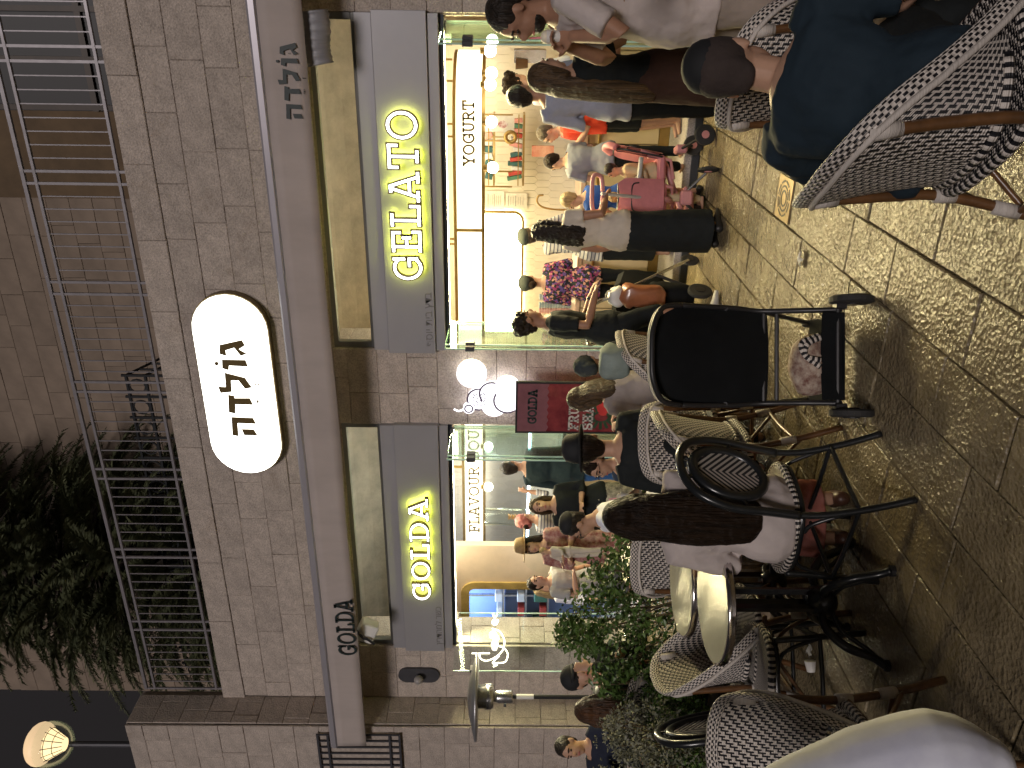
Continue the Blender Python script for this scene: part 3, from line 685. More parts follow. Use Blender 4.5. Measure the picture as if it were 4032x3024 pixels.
# certificates, shelf with goods, mustard niche
def flat(nm, px0, px1, Y, m, lab, cat, th=.01, **k):
    a, c = W(*px0, Y), W(*px1, Y); return bxo(nm, min(a.x, c.x), max(a.x, c.x), Y, Y+th, min(a.z, c.z), max(a.z, c.z), m, label=lab, cat=cat, **k)
M_paper = mat('paper', (.72, .68, .58), .7, ns=30, var=.1); M_orange = mat('orange_card', (.75, .16, .06), .5, ns=8, col2=(.8, .5, .3)); M_red = mat('red_print', (.5, .06, .05), .5, ns=30, col2=(.75, .7, .65), var=.3)
def certificate(px0, px1, lab):
    o = flat('certificate', px0, px1, 9.9, M_paper, lab, 'certificate'); a, c = W(*px0, 9.9), W(*px1, 9.9)
    x0, x1, z0, z1 = min(a.x, c.x), max(a.x, c.x), min(a.z, c.z), max(a.z, c.z); b = BM()
    for k in range(7):
        zz = z1-.03-(z1-z0-.05)*k/7; hw = (x1-x0)*(.38 if k in (0, 3) else .30); box(b, ((x0+x1)/2, 9.897, zz), (hw*2*.9, .002, .006 if k in (0, 3) else .003))
    obj('text_line', b, M_frame, o)
certificate((1912, 752), (1985, 825), 'cream certificate on the tiles beside the backlit menu screen, the upper one')
certificate((1992, 760), (2075, 822), 'framed certificate on the tiles, hanging just below the other one')
shf = empty('brass_shelf', (-1.0, 9.5, 1.7), label='brass tube shelf stacked with cups and packets under the globe lamps', cat='shelf')
SY = 9.45
def sh(nm, b, m, **k): o = obj(nm, b, m, shf, **k); o.location = (1.0, -9.5, -1.7); return o
sx0, sx1 = W(1960, 730, SY).x, W(1960, 450, SY).x
for px in (1945, 2062):
    z = W(px, 600, SY).z; sh('shelf_board', box(BM(), ((sx0+sx1)/2, SY+.12, z), (sx1-sx0, .26, .02)), M_brass); sh('guard_rail', box(BM(), ((sx0+sx1)/2, SY, z+.06), (sx1-sx0, .012, .012)), M_brass)
for yy in (735, 675, 555, 452): p = W(1990, yy, SY); sh('upright', box(BM(), (p.x, SY, 1.93), (.016, .016, .55)), M_brass)
rs = random.Random(8)
gm = [mat('pack_red', (.55, .08, .06), .5), mat('pack_teal', (.04, .12, .12), .5), mat('pack_pink', (.75, .35, .30), .5), M_white, mat('pack_green', (.10, .25, .16), .5)]
PC = ['red', 'teal', 'pink', 'white', 'green']; ORD = 'one two three four five six seven eight nine ten eleven twelve thirteen'.split()
for px, n_, hmax in ((1945, 9, .13), (2062, 13, .17)):
    z = W(px, 600, SY).z+.012
    for k in range(n_):
        x = sx0+.05+(sx1-sx0-.1)*(k+.5)/n_; hh = hmax*rs.uniform(.55, 1); wd = (sx1-sx0)/n_*.72
        R = Matrix.Rotation(rs.uniform(-.25, .25), 3, 'Y')
        o = obj('packet', box(BM(), (0, 0, 0), (wd, .09, hh), R, bev=.004), gm[rs.randrange(5)], label=None); o.location = (x, SY+.10, z+hh/2+.004)
        tag(o, '%s packet, number %s from the left on the %s brass shelf board' % (PC[gm.index(o.data.materials[0])], ORD[k], 'upper' if px == 1945 else 'lower'), 'packet', 'packets on the brass shelf')
pst = flat('dessert_poster', (1935, 455), (2025, 520), 9.35, M_paper, 'white poster with a brown dessert drawing on the brass shelf', 'poster')
a, c = W(1960, 475, 9.35), W(2000, 505, 9.35); obj('dessert_picture', prism(BM(), stadium(min(a.x, c.x), max(a.x, c.x), min(a.z, c.z), max(a.z, c.z)), fn, 9.346, 9.349), M_red, pst)
bz = BM(); p = W(2010, 540, 9.3); tube(bz, [p+Vector((.055*cos(q), 0, .055*sin(q))) for q in [2*pi*i/16 for i in range(16)]], .022, 8, closed=True, hint=(0, 1, 0))
rg = obj('brass_ring', bz, M_brass, smooth=True, label='round brass ring with a hole hanging beside the dessert poster', cat='ornament')
obj('hanging_strap', box(BM(), p+Vector((0, 0, .13)), (.012, .01, .16)), M_brass, rg)
flat('orange_bag', (2095, 575), (2180, 618), 9.0, M_orange, 'orange printed bag hanging behind the boy in red', 'bag', th=.05)
flat('mustard_niche', (1940, 205), (2120, 405), 10.2, M_yellowwall, 'mustard yellow tiled niche behind the coffee machine', 'niche', th=.05)
cmx = flat('coffee_machine', (2025, 195), (2150, 250), 9.2, M_steel, 'steel coffee machine at the right end of the counter', 'coffee machine', th=.3)
a = W(2030, 250, 9.15); obj('bean_hopper', tube(BM(), [a, a+Vector((0, 0, -.13))], [.06, .045], 12), mat('smoked_plastic', (.10, .05, .02), .2), cmx)
flat('dark_menu_board', (2000, 170), (2110, 200), 10.3, M_text, 'dark green board with small pink and white print beside the niche', 'board')
for px, gl_lab in (((1930, 200), 'lowest row globe lamp nearest the glass doors at the right'), ((1935, 288), 'globe lamp in the middle of the cluster before the mustard niche'), ((1930, 333), 'leftmost globe lamp of the cluster before the mustard niche'), ((1935, 480), 'globe lamp beside the white dessert poster'), ((1940, 660), 'globe lamp over the left end of the brass shelf'), ((1938, 160), 'globe lamp seen through the right glass doors'), ((1923, 1757), 'globe lamp seen through the green-edged glass leaf in the left shop'), ((1923, 1917), 'globe lamp under the middle of the dark-lettered lightbox in the left shop')):
    YY = 8.8 if px[1] < 1000 else 9.3
    p = W(*px, YY); b = BM(); ell(b, (0, 0, 0), (.062, .062, .062), seg=16, rings=10)
    o = obj('globe_lamp', b, M_globe, smooth=True); o.location = p
    tag(o, gl_lab, 'lamp', 'globe lamps under the lightbox signs')
    obj('lamp_holder', tube(BM(), [Vector((0, 0, .055)), Vector((0, 0, .10))], .03, 10), M_brass, o)
# cup stacks by the till
for i, (px, col, lab) in enumerate((((2050, 1168), (.35, .45, .47), 'stack of blue grey ice cream cups beside the woman in the floral top'), ((2050, 1200), (.30, .42, .45), 'tall stack of teal cups in the middle of the cup row'), ((2050, 1222), (.75, .42, .38), 'stack of pink cups nearest the man in black'))):
    a = W(*px, 8.6); b = BM()
    for k in range(12): tube(b, [Vector((0, 0, k*.030)), Vector((0, 0, k*.030+.026))], [.030, .036], 12)
    o = obj('cup_stack', b, mat('cup_colour_%s' % 'abc'[i], col, .5), label=lab, cat='cups'); o.location = (a.x, 8.6, .985+.0)
# gooseneck tap
tp = [W(x, y, 8.9) for x, y in ((2185, 825), (2135, 815), (2115, 795), (2120, 772), (2140, 768))]
b = BM(); tube(b, curve([Vector((tp[0].x, 8.9, .98))]+tp, 5), .011, 8); obj('gooseneck_tap', b, M_brass, smooth=True, label='curved brass tap standing behind the serving counter', cat='tap')
# left room: flavour lightbox, tile wall, doorway to the blue-lit kitchen
fl = empty('rectangular_lightbox_sign', (-6, 9.3, 2.1), label='bronze-framed white lightbox with dark serif capitals inside the left shop', cat='sign')
FYB = 9.35; a, c = W(1822, 1672, FYB), W(1907, 2143, FYB); x0, x1, z0, z1 = c.x, a.x+.35, c.z, a.z
def fp(nm, b, m): o = obj(nm, b, m, fl); o.location = (6, -9.3, -2.1); return o
fp('light_panel', box(BM(), ((x0+x1)/2, FYB, (z0+z1)/2), (x1-x0, .03, z1-z0)), M_glow_fl)
b = BM(); ribbon(b, [(x0, z0), (x1, z0), (x1, z1), (x0, z1), (x0, z0)], .035, fn, FYB-.03, FYB+.05); fp('bronze_frame', b, M_lettside)
for o in word('FLAVOUR BOUTIQUE', W(1865, 2092, FYB).x, W(1865, 2092, FYB).x+(W(1865, 1838, FYB).x-W(1865, 2092, FYB).x)*text_w('FLAVOUR BOUTIQUE'.replace('Q', 'O'), .1)/text_w('FLAVOUR', .1) if False else W(1865, 1690, FYB).x+.02, (z0+z1)/2-.075, 0.15, .019, FYB-.017, M_lettside, fl, name='printed_letter') if False else word('FLAVOUR BOU', W(1865, 2092, FYB).x, W(1865, 1690, FYB).x, (z0+z1)/2-.075, 0.15, .019, FYB-.017, M_lettside, fl, name='printed_letter'): o.location = (6, -9.3, -2.1)
fp('hanger_rod', box(BM(), (W(1800, 1838, FYB).x, FYB, z1+.35), (.03, .02, .7)), M_brass)
tw_ = empty('tiled_wall', (-6, 9.9, 0), label='white pointed tile wall inside the left shop behind the queue', cat='wall')
xa, xb = W(1950, 2150, 9.9).x, W(1950, 1672, 9.9).x+.5
bxo('backing', xa, xb, 9.905, 9.98, .1, 2.9, M_tilew, tw_).location = (6, -9.9, 0)
hextiles(tw_, Vector((6, -9.9, 0)), xa+.06, xb, 1.15, 2.75, 9.903, .115, .26, M_tilew, lim=295)
# plaster partition with arched doorway
Yd = 9.0
dx0, dx1 = W(1900, 2560, Yd).x, W(1900, 2302, Yd).x; dzt = W(1832, 2400, Yd).z
pw = empty('plaster_partition', (-7.5, Yd, 0), label='plain plaster wall with the doorway to the kitchen in the left shop', cat='wall')
xw1 = W(1900, 2148, Yd).x
def pp(nm, b, m): o = obj(nm, b, m, pw); o.location = (7.5, -Yd, 0); return o
pp('wall_panel', box(BM(), ((dx1+xw1)/2, Yd+.05, 1.55), (xw1-dx1, .1, 3.1)), M_intwall)
pp('wall_panel_left', box(BM(), (dx0-.6, Yd+.05, 1.55), (1.2, .1, 3.1)), M_intwall)
pp('wall_over_door', box(BM(), ((dx0+dx1)/2, Yd+.05, (dzt+3.1)/2), (dx1-dx0, .098, 3.1-dzt)), M_intwall)
b = BM(); r_ = .14; ribbon(b, [(dx0, .13), (dx0, dzt)]+[(dx1-r_+r_*sin(q), dzt-r_+r_*cos(q)) for q in [pi/2*i/6 for i in range(7)]]+[(dx1, .13)], .11, fn, Yd-.03, Yd+.12); pp('door_surround', b, mat('ochre_frame', (.45, .32, .10), .5))
kw = empty('kitchen', (-8.6, 10.3, 0), label='blue-lit tiled kitchen with steel shelves seen through the doorway', cat='kitchen')
def kp(nm, b, m, **k): o = obj(nm, b, m, kw, **k); o.location = (8.6, -10.3, 0); return o
kp('tiled_back', box(BM(), (-8.8, 10.45, 1.5), (3.2, .06, 2.8)), M_bluewall)
for k in range(4): kp('shelf_post', box(BM(), (-9.6+k*.55, 10.2, 1.2), (.035, .035, 2.2)), M_steel)
for z in (1.0, 1.35, 1.7): kp('shelf_board', box(BM(), (-8.8, 10.25, z), (2.2, .3, .03)), M_steel)
for z in (1.0, 1.35, 1.7):
    for k in range(7):
        hh = rs.uniform(.08, .22); kp('storage_tub', box(BM(), (-9.6+k*.28, 10.2, z+.016+hh/2), (.17, .2, hh), bev=.01), [M_white, gm[0], gm[4], M_paper, gm[1]][rs.randrange(5)])
# tall glass cylinder dispenser of cones on the left counter
a = W(1990, 2020, 8.6); cd = empty('cone_dispenser', (W(2000, 2035, 8.6).x, 8.6, 1.0), label='clear glass cylinder full of stacked wafer cones on the left counter', cat='dispenser')
obj('glass_cylinder', tube(BM(), [Vector((0, 0, 0)), Vector((0, 0, .95))], .11, 20), M_glass, cd, smooth=True)
b = BM()
for k in range(16): tube(b, [Vector((0, 0, .02+k*.04)), Vector((0, 0, .055+k*.04))], [.02, .04], 10)
obj('wafer_cones', b, mat('wafer', (.6, .36, .14), .6), cd, kind='stuff')
lc = empty('display_counter', (-5.3, 8.55, .13), label='blue-lit curved glass ice cream display counter in the left shop', cat='counter')
def lp(nm, b, m): o = obj(nm, b, m, lc); o.location = (5.3, -8.55, -.13); return o
lp('counter_base', box(BM(), (-5.35, 8.75, .56), (2.5, .7, .86)), M_counter); lp('counter_top', box(BM(), (-5.35, 8.75, 1.01), (2.6, .76, .04)), M_steel)
b = BM(); pv = None
for i in range(9):
    q = pi/2*i/8; row = [b.verts.new((-6.65, 8.38+.25*(1-cos(q)), 1.03+.40*sin(q))), b.verts.new((-4.1, 8.38+.25*(1-cos(q)), 1.03+.40*sin(q)))]
    if pv: b.faces.new((pv[0], pv[1], row[1], row[0]))
    pv = row
lp('curved_glass', b, M_glass)
lp('cold_light', box(BM(), (-5.35, 8.78, 1.40), (2.4, .05, .03)), mat('cold_blue_light', (1, 1, 1), .5, var=0, emis=(.5, .75, 1), es=7))
# ------------------------------------------------------------------ folded glass doors
def glassdoor(x0, x1, y0, y1, lab):
    a, c = Vector((x0, y0, 0)), Vector((x1, y1, 0)); d = (c-a); L = d.length; ang = atan2(d.y, d.x)
    o = empty('folded_glass_door', a, ang, label=lab, cat='glass door')
    obj('glass_pane', box(BM(), (L/2, 0, 1.215), (L-.016, .008, 2.11)), M_glass, o)
    for x in (.004, L-.004): obj('polished_edge', box(BM(), (x, 0, 1.215), (.012, .012, 2.11)), M_glassedge, o)
    for z in (2.04, .35):
        obj('hinge', box(BM(), (.03, 0, z), (.075, .05, .085), bev=.006), M_charcoal, o)
    obj('top_pivot', box(BM(), (L-.05, 0, 2.265), (.08, .04, .035)), M_steel, o); obj('bottom_shoe', box(BM(), (L/2, 0, .145), (L, .03, .03)), M_frame, o)
    return o
def gd(n_, Yn, f_, Yf, lab): a, c = W(1740, n_, Yn), W(1760, f_, Yf); return glassdoor(a.x, a and Yn, 0, 0, lab) if False else glassdoor(a.x, c.x, Yn, Yf, lab)
gd(172, 6.92, 92, 7.62, 'folded glass door leaf nearest the man in white at the right end')
gd(155, 6.98, 82, 7.66, 'folded glass door leaf at the right end, hidden behind its outer twin')
gd(1374, 6.85, 1276, 7.60, 'folded glass door leaf level with the right side of the stone pier')
gd(1358, 6.90, 1268, 7.64, 'inner folded glass leaf behind the man in black, right of the stone pier')
gd(1810, 6.80, 1684, 7.55, 'outer green-edged folded glass leaf beside the framed poster')
gd(1795, 6.86, 1676, 7.58, 'inner folded glass leaf tight behind its twin beside the framed poster')
gd(2642, 6.95, 2412, 7.75, 'wide glass door leaf with white signwriting at the left end of the left shop')
# white neon script & print on the left leaf
gl = bpy.data.objects.get('folded_glass_door.006')
def dv(px):  # pixel on the left leaf plane -> leaf local
    a = W(1740, 2642, 6.95); c = W(1760, 2412, 7.75); d = Vector((c.x-a.x, .8, 0)).normalized(); nn = Vector((-d.y, d.x, 0)); r = ray(*px)
    t = (a-CC).dot(nn)/r.dot(nn); p = CC+r*t; return Vector(((p-Vector((a.x, 6.95, 0))).dot(d), 0, p.z))
sc = lambda x, y: (1840+x/4.424, 2380+y/4.424)
b = BM()
for pl in ([(430, 430), (560, 480), (640, 620), (630, 780), (520, 910), (350, 990), (240, 960), (205, 870)], [(530, 735), (640, 770), (705, 880), (660, 1010), (530, 1030), (440, 1030), (555, 910)], [(80, 862), (390, 862)], [(440, 1035), (520, 1060), (450, 1095)], [(445, 180), (480, 240), (520, 180)]):
    tube(b, curve([dv(sc(*p))-Vector((0, .012, 0)) for p in pl], 5), .007, 6)
obj('neon_script', b, mat('neon_tube_white', (1, 1, 1), .5, var=0, emis=(1, .98, .7), es=3.5), gl)
b = BM()
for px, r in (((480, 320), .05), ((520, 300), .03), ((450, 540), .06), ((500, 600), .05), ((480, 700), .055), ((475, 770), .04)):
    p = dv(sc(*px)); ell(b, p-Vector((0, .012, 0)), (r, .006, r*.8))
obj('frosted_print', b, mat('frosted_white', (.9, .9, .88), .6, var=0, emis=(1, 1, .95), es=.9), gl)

# ------------------------------------------------------------------ ice cream light on the pier
ic = empty('ice_cream_light_sign', (-3.7, FY-.1, 1.85), label='glowing white ice cream scoops sign with a cherry on the stone pier', cat='sign')
def icp(nm, b, m): o = obj(nm, b, m, ic); o.location = (3.7, -(FY-.1), -1.85); return o
YI = FY-.12; outl = mat('sign_outline', (.20, .16, .26), .5, var=0)
zs = lambda x, y: W(1100+x/2.212, 1500+y/2.212, YI)
def disc(c, r, y0, y1): return [(c.x+r*cos(q), c.z+r*sin(q)) for q in [2*pi*i/24 for i in range(24)]]
kpx = FPX/(YI/ray(1900, 1600).y)
for i, (x, y, r) in enumerate(((1675, -60, 130), (1740, 160, 105), (1850, 110, 110), (1870, 210, 110), (1985, 170, 120), (1985, 60, 110), (2050, 150, 90))):
    c = zs(x, y); rr = r/2.212/kpx; icp('scoop_light', prism(BM(), disc(c, rr, 0, 0), fn, YI-.004-.0013*i, YI+.03), M_icelight)
    b = BM(); ribbon(b, disc(c, rr*.97, 0, 0)+[disc(c, rr*.97, 0, 0)[0]], .018, fn, YI-.0045-.0013*i, YI-.0041-.0013*i)
    if i in (1, 2, 4): icp('outline', b, outl)
c = zs(1650, 235); icp('cherry', prism(BM(), disc(c, 50/2.212/kpx, 0, 0), fn, YI-.018, YI+.03), M_icelight); b = BM(); ribbon(b, disc(c, .040, 0, 0)+[disc(c, .040, 0, 0)[0]], .014, fn, YI-.0195, YI-.0185); icp('outline', b, outl)
b = BM(); tube(b, curve([zs(1520, 245), zs(1560, 262), zs(1600, 250)], 5), .010, 6); icp('cherry_stem', b, M_icelight)
b = BM(); rk = random.Random(2)
for k in range(16):
    c = zs(1690+(k % 4)*32+rk.uniform(-6, 6), 115+(k//4)*30+rk.uniform(-6, 6)); box(b, (c.x, YI-.0075, c.z), (.028, .002, .009), Matrix.Rotation(rk.choice((-.7, .7)), 3, 'Y'))
icp('sprinkle', b, outl)
c0 = zs(2040, 120); icp('cone_box', box(BM(), (c0.x-.02, YI+.02, c0.z-.05), (.30, .06, .16)), M_icelight)
# ------------------------------------------------------------------ framed poster in front of the pier
PY = 7.05
a, c = W(2035, 1505, PY), W(2425, 1703, PY); x0, x1, z0, z1 = c.x, a.x, c.z, a.z
po = empty('fruit_shake_poster', ((x0+x1)/2, PY, 0), label='tall red poster in a black frame on a stand in front of the stone pier', cat='poster')
def pop(nm, b, m): o = obj(nm, b, m, po); o.location = (-(x0+x1)/2, -PY, 0); return o
pop('print_sheet', box(BM(), ((x0+x1)/2, PY, (z0+z1)/2), (x1-x0, .01, z1-z0)), mat('poster_red_print', (.18, .02, .035), .25, ns=7, col2=(.28, .05, .055), var=.3, emis=(.6, .08, .12), es=.0, coat=.5))
b = BM(); ribbon(b, [(x0, z0), (x1, z0), (x1, z1), (x0, z1), (x0, z0)], .018, fn, PY-.012, PY+.015); pop('black_frame', b, M_black)
M_printw = mat('printed_white', (.60, .57, .54), .6, var=0); zm = z1-(z1-z0)*.30; n_ = 14
zig = [(x1, zm)]+[(x1-(x1-x0)*(k+.5)/n_, zm-(.018 if k % 2 == 0 else 0)) for k in range(n_)]+[(x0, zm)]
pop('pink_header', prism(BM(), [(x0, z1), (x1, z1)]+zig, fn, PY-.009, PY-.0055), mat('poster_pink', (.24, .10, .12), .25, ns=6, var=.15, coat=.5))
for wd, xx, zt_, h, m in (('GOLDA', (.18, .86), .20, .085, M_text), ('FRUIT', (.06, .80), .62, .10, M_printw), ('SHAKE', (.06, .90), .76, .10, M_printw)):
    for o in word(wd.replace('I', 'I').replace('K', 'H'), x0+(x1-x0)*xx[0], x0+(x1-x0)*xx[1], z1-(z1-z0)*zt_, h, .018, PY-.0095, m, po, depth=.003, name='printed_letter'): o.location = (-(x0+x1)/2, -PY, 0)
gl_ = mat('poster_leaf_green', (.03, .07, .04), .3, ns=30); b = BM()
for k in range(14):
    q = k*2*pi/14; cx, cz = x0+(x1-x0)*.32, z0+(z1-z0)*.16
    box(b, (cx+.09*cos(q), PY-.0068, cz+.11*sin(q)), (.09, .002, .03), Matrix.Rotation(-q, 3, 'Y'))
pop('printed_leaves', b, gl_)
b = BM(); ell(b, (x0+(x1-x0)*.55, PY-.006, z0+(z1-z0)*.14), (.11, .004, .08), seg=18); pop('printed_fruit', b, mat('poster_fruit', (.55, .05, .05), .3))
for s in (x0+.02, x1-.02): pop('stand_leg', box(BM(), (s, PY+.03, z0/2), (.02, .02, z0)), M_black)
pop('stand_foot', box(BM(), ((x0+x1)/2, PY+.03, .01), (x1-x0, .28, .02)), M_black)
# ------------------------------------------------------------------ pier fittings
a = W(1650, 2660, FY-.03); sc_ = empty('wall_sconce', (a.x, FY, a.z), label='dark grey capsule wall light with a round knob on the left stone pier', cat='wall light')
z1, z0 = W(1570, 2660, FY).z-a.z, W(1731, 2660, FY).z-a.z; x0, x1 = W(1650, 2687, FY).x-a.x, W(1650, 2634, FY).x-a.x
b = BM(); r = (x1-x0)/2; cap = [(r*cos(q), z1-r+r*sin(q)) for q in [pi*i/10 for i in range(11)]]+[(-r*cos(q), z0+r-r*sin(q)) for q in [pi*i/10 for i in range(11)]]
obj('back_plate', prism(b, cap, fn, -.035, .0), M_charcoal, sc_)
b = BM(); ell(b, (0, -.10, 0), (.055, .055, .055), seg=16, rings=10); obj('knob_light', b, mat('grey_knob', (.30, .28, .27), .4), sc_, smooth=True); obj('arm', tube(BM(), [Vector((0, -.03, 0)), Vector((0, -.09, 0))], .02, 8), M_charcoal, sc_)
# white box with a black swirl, and wrapped grey bundle tucked under the awning
a = W(1445, 2482, 7.1); wb = empty('white_carton_box', a, radians(12), label='white box with a black swirl hanging under the awning at its left end', cat='box')
obj('carton', box(BM(), (0, 0, 0), (.22, .16, .20), Matrix.Rotation(radians(25), 3, 'Y') @ Matrix.Rotation(radians(10), 3, 'X'), bev=.012), M_white, wb)
obj('black_swirl', tube(BM(), curve([(-.11, -.105, -.10), (-.05, -.105, -.02), (-.03, -.107, .03), (.06, -.105, .10)], 5), .014, 6), M_black, wb)
a = W(1250, 148, 7.05); b = BM(); pts = curve([a+Vector((-.20, 0, -.01)), a+Vector((-.07, 0, .01)), a+Vector((.07, 0, -.005)), a+Vector((.20, 0, .005))], 8)
tube(b, pts, [(.085+.006*sin(i*1.7), .105+.006*cos(i*2.1)) for i in range(len(pts))], 14)
obj('wrapped_bundle', b, mat('grey_stretch_wrap', (.26, .26, .28), .45, ns=4, var=.15, bump=.5, bs=8, stretch=(8, 1, 1)), smooth=True, label='grey plastic-wrapped bundle tucked under the awning at its right end', cat='bundle')
# ------------------------------------------------------------------ left return wall, stair wall with railings
ls = empty('stair_wall', (-8.3, 6.6, 0), label='pale stone wall with a stair rail at the left edge, standing forward of the shop', cat='wall')
def lsp(nm, b, m): o = obj(nm, b, m, ls); o.location = (8.3, -6.6, 0); return o
WYN = 7.05
lsp('wall_core', box(BM(), (-8.4, (WYN+FY)/2+.05, 3.1), (1.04, FY-WYN+.1, 6.2)), M_grout)
off_ = Vector((8.3, -6.6, 0))
blocks(ls, 'side_stone', Vector((-7.875, WYN+.02, 0))+off_, (0, 1, 0), Zv, (1, 0, 0), FY-WYN, [.31]*20, .2, .45, M_stone, depth=.02, rnd=random.Random(40), gap=.0025)
# front: tall part narrows, stepped stair string
blocks(ls, 'front_stone', Vector((-8.92, WYN, 0))+off_, X, Zv, NY, 1.06, [.30]*20+[.2], .30, .62, M_stone, depth=.02, rnd=random.Random(41), gap=.0025)
# lower grille window
gw = empty('barred_window', (-8.6, 6.95, 3), label='small barred opening in the stone wall at the lower left of the terrace', cat='window')
a, c = W(1250, 2890, 7.0), W(1585, 3080, 7.0); X0, X1, Z0, Z1 = c.x, a.x, c.z, a.z
def gwp(nm, b, m): o = obj(nm, b, m, gw); o.location = (8.6, -6.95, -3); return o
gwp('dark_recess', box(BM(), ((X0+X1)/2, 7.015, (Z0+Z1)/2), (X1-X0, .02, Z1-Z0)), M_grout)
for k in range(9): gwp('bar', box(BM(), (X0+(X1-X0)*k/8, 6.99, (Z0+Z1)/2), (.018, .018, Z1-Z0)), M_charcoal)
for z in (Z0, Z0+.12, Z1-.12, Z1): gwp('cross_rail', box(BM(), ((X0+X1)/2, 6.985, z), (X1-X0+.03, .02, .025)), M_charcoal)
# ground floor wall further left and behind the heater
lw = empty('left_ground_wall', (-9.5, 6.95, 0), label='dim yellowish stone wall behind the patio heater at the lower left', cat='wall')
lwp = lambda nm, b, m: setattr(obj(nm, b, m, lw), 'location', (9.5, -7.25, 0))
blocks(lw, 'wall_stone', Vector((-13.0, WYN+.35, 0))-Vector((-9.5, 6.95, 0)), X, Zv, NY, 4.2, [.30]*10, .32, .70, M_stone, depth=.03, rnd=random.Random(44), gap=.0025)
obj('wall_core', box(BM(), (-1.3, .52, 1.6), (4.6, .3, 3.3)), M_grout, lw)
# ------------------------------------------------------------------ terrace furniture and buildings behind
rbld = empty('rear_building', (-6, 12, 5), label='tall dim stone building rising behind the terrace', cat='building')
YB = 12.0
def rbp(nm, b, m, **k): o = obj(nm, b, m, rbld, **k); o.location = (6, -12, -5); return o
xl_ = W(300, 2718, YB).x; xc = W(300, 1232, YB).x; xd = W(200, 770, YB).x
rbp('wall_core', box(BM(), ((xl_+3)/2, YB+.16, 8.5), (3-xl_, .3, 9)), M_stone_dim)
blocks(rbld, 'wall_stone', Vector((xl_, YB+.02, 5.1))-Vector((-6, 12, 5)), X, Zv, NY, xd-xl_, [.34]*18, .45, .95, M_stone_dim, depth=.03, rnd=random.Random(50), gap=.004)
warm = mat('warm_ochre_wall', (.13, .085, .045), .8, ns=3, var=.2)
xr_ = W(300, 430, YB).x
rbp('ochre_bay', box(BM(), ((xd+xr_)/2+.0, YB-.05, 7.5), (xr_-xd, .2, 5)), warm)
rbp('dark_window', box(BM(), ((xr_+3)/2, YB-.08, 7.5), (3-xr_, .2, 5)), mat('night_window', (.012, .012, .014), .5, var=0))
for k in range(4): rbp('window_mullion', box(BM(), (xr_+.05+k*.62, YB-.2, 7.5), (.07, .06, 5)), mat('brown_mullion', (.04, .025, .015), .5))
for z in (5.9, 7.4, 8.9): rbp('window_transom', box(BM(), ((xr_+3)/2, YB-.2, z), (3-xr_, .05, .08)), mat('brown_mullion', (.1, .06, .03)))
# black iron fence of the inner stair
fe = empty('iron_fence', (-5, 10, 5.1), label='low black wrought iron fence on the terrace behind the pale railing', cat='fence')
FYe = 10.0
def fep(nm, b): o = obj(nm, b, M_iron, fe, smooth=False); o.location = (5, -10, -5.1); return o
a1, a2 = W(495, 1478, FYe), W(571, 1478, FYe)
fx1 = a1.x; 
for z, h in ((a1.z, .03), (a2.z, .03)):
    fep('rail', box(BM(), (fx1-2.6, FYe, z), (5.2, .04, h)))
for k in range(17):
    x = fx1-.32*k; fep('post', box(BM(), (x, FYe, (5.1+a1.z)/2+.03), (.03, .03, a1.z-5.1+.06)))
    b = BM(); cz = (a1.z+a2.z)/2; hw, hh = .10, (a1.z-a2.z)/2-.02
    ribbon(b, [(x-.16+hw*cos(q)*1.0, cz+hh*sin(q)) for q in [2*pi*i/12 for i in range(13)]], .018, fn, FYe-.01, FYe+.01); fep('ring', b)
q2 = W(600, 1345, 11.2)
b = BM(); tube(b, [Vector((fx1, FYe, a1.z)), Vector((q2.x, 11.2, a1.z-.5))], .02, 6); tube(b, [Vector((fx1, FYe, a2.z)), Vector((q2.x, 11.2, a2.z-.5))], .02, 6); fep('stair_rail', b)
for k in range(1, 6):
    t = k/6; p = Vector((fx1, FYe, a1.z-.03)).lerp(Vector((q2.x, 11.2, a1.z-.5)), t); fep('stair_post', box(BM(), p-Vector((0, 0, .35)), (.025, .025, .7)))
# tree with drooping fronds behind the railing
def frond(b, base, d, L, rnd):
    side = d.cross(Vector((0, 0, 1))).normalized(); pts = []
    for i in range(9):
        t = i/8; pts.append(base+d*L*t+Vector((0, 0, -.55*L*t*t+.16*L*t)))
    for i in range(1, 9):
        for s in (-1, 1):
            for q in range(5):
                p = pts[i-1].lerp(pts[i], q/5); ln = L*.26*(1-.6*(i/8))*rnd.uniform(.7, 1.15)
                tip = p+side*s*ln*.75+(pts[i]-pts[i-1]).normalized()*ln*.5+Vector((0, 0, ln*rnd.uniform(-.35, .30))); mid = p.lerp(tip, .5)+Vector((0, 0, ln*.13)); wv = (pts[i]-pts[i-1]).normalized()*.012
                v0, v1, v2, v3 = b.verts.new(p-wv), b.verts.new(p+wv), b.verts.new(mid+wv), b.verts.new(tip); b.faces.new((v0, v1, v2)); b.faces.new((v0, v2, v3))
    for i in range(8):
        wv = Vector((0, 0, .012)); b.faces.new([b.verts.new(q) for q in (pts[i]-wv, pts[i+1]-wv*.5, pts[i+1]+wv*.5, pts[i]+wv)])
rt = random.Random(17)
tree = empty('conifer_tree', (-8.2, 10.6, 0), label='dark conifer with drooping feathery branches behind the terrace railing at the left', cat='tree')
obj('trunk', tube(BM(), [Vector((0, 0, 0)), Vector((.05, 0, 5)), Vector((-.05, 0, 9)), Vector((0, 0, 12.5))], [.2, .15, .10, .03], 10), M_bark, tree, smooth=True)
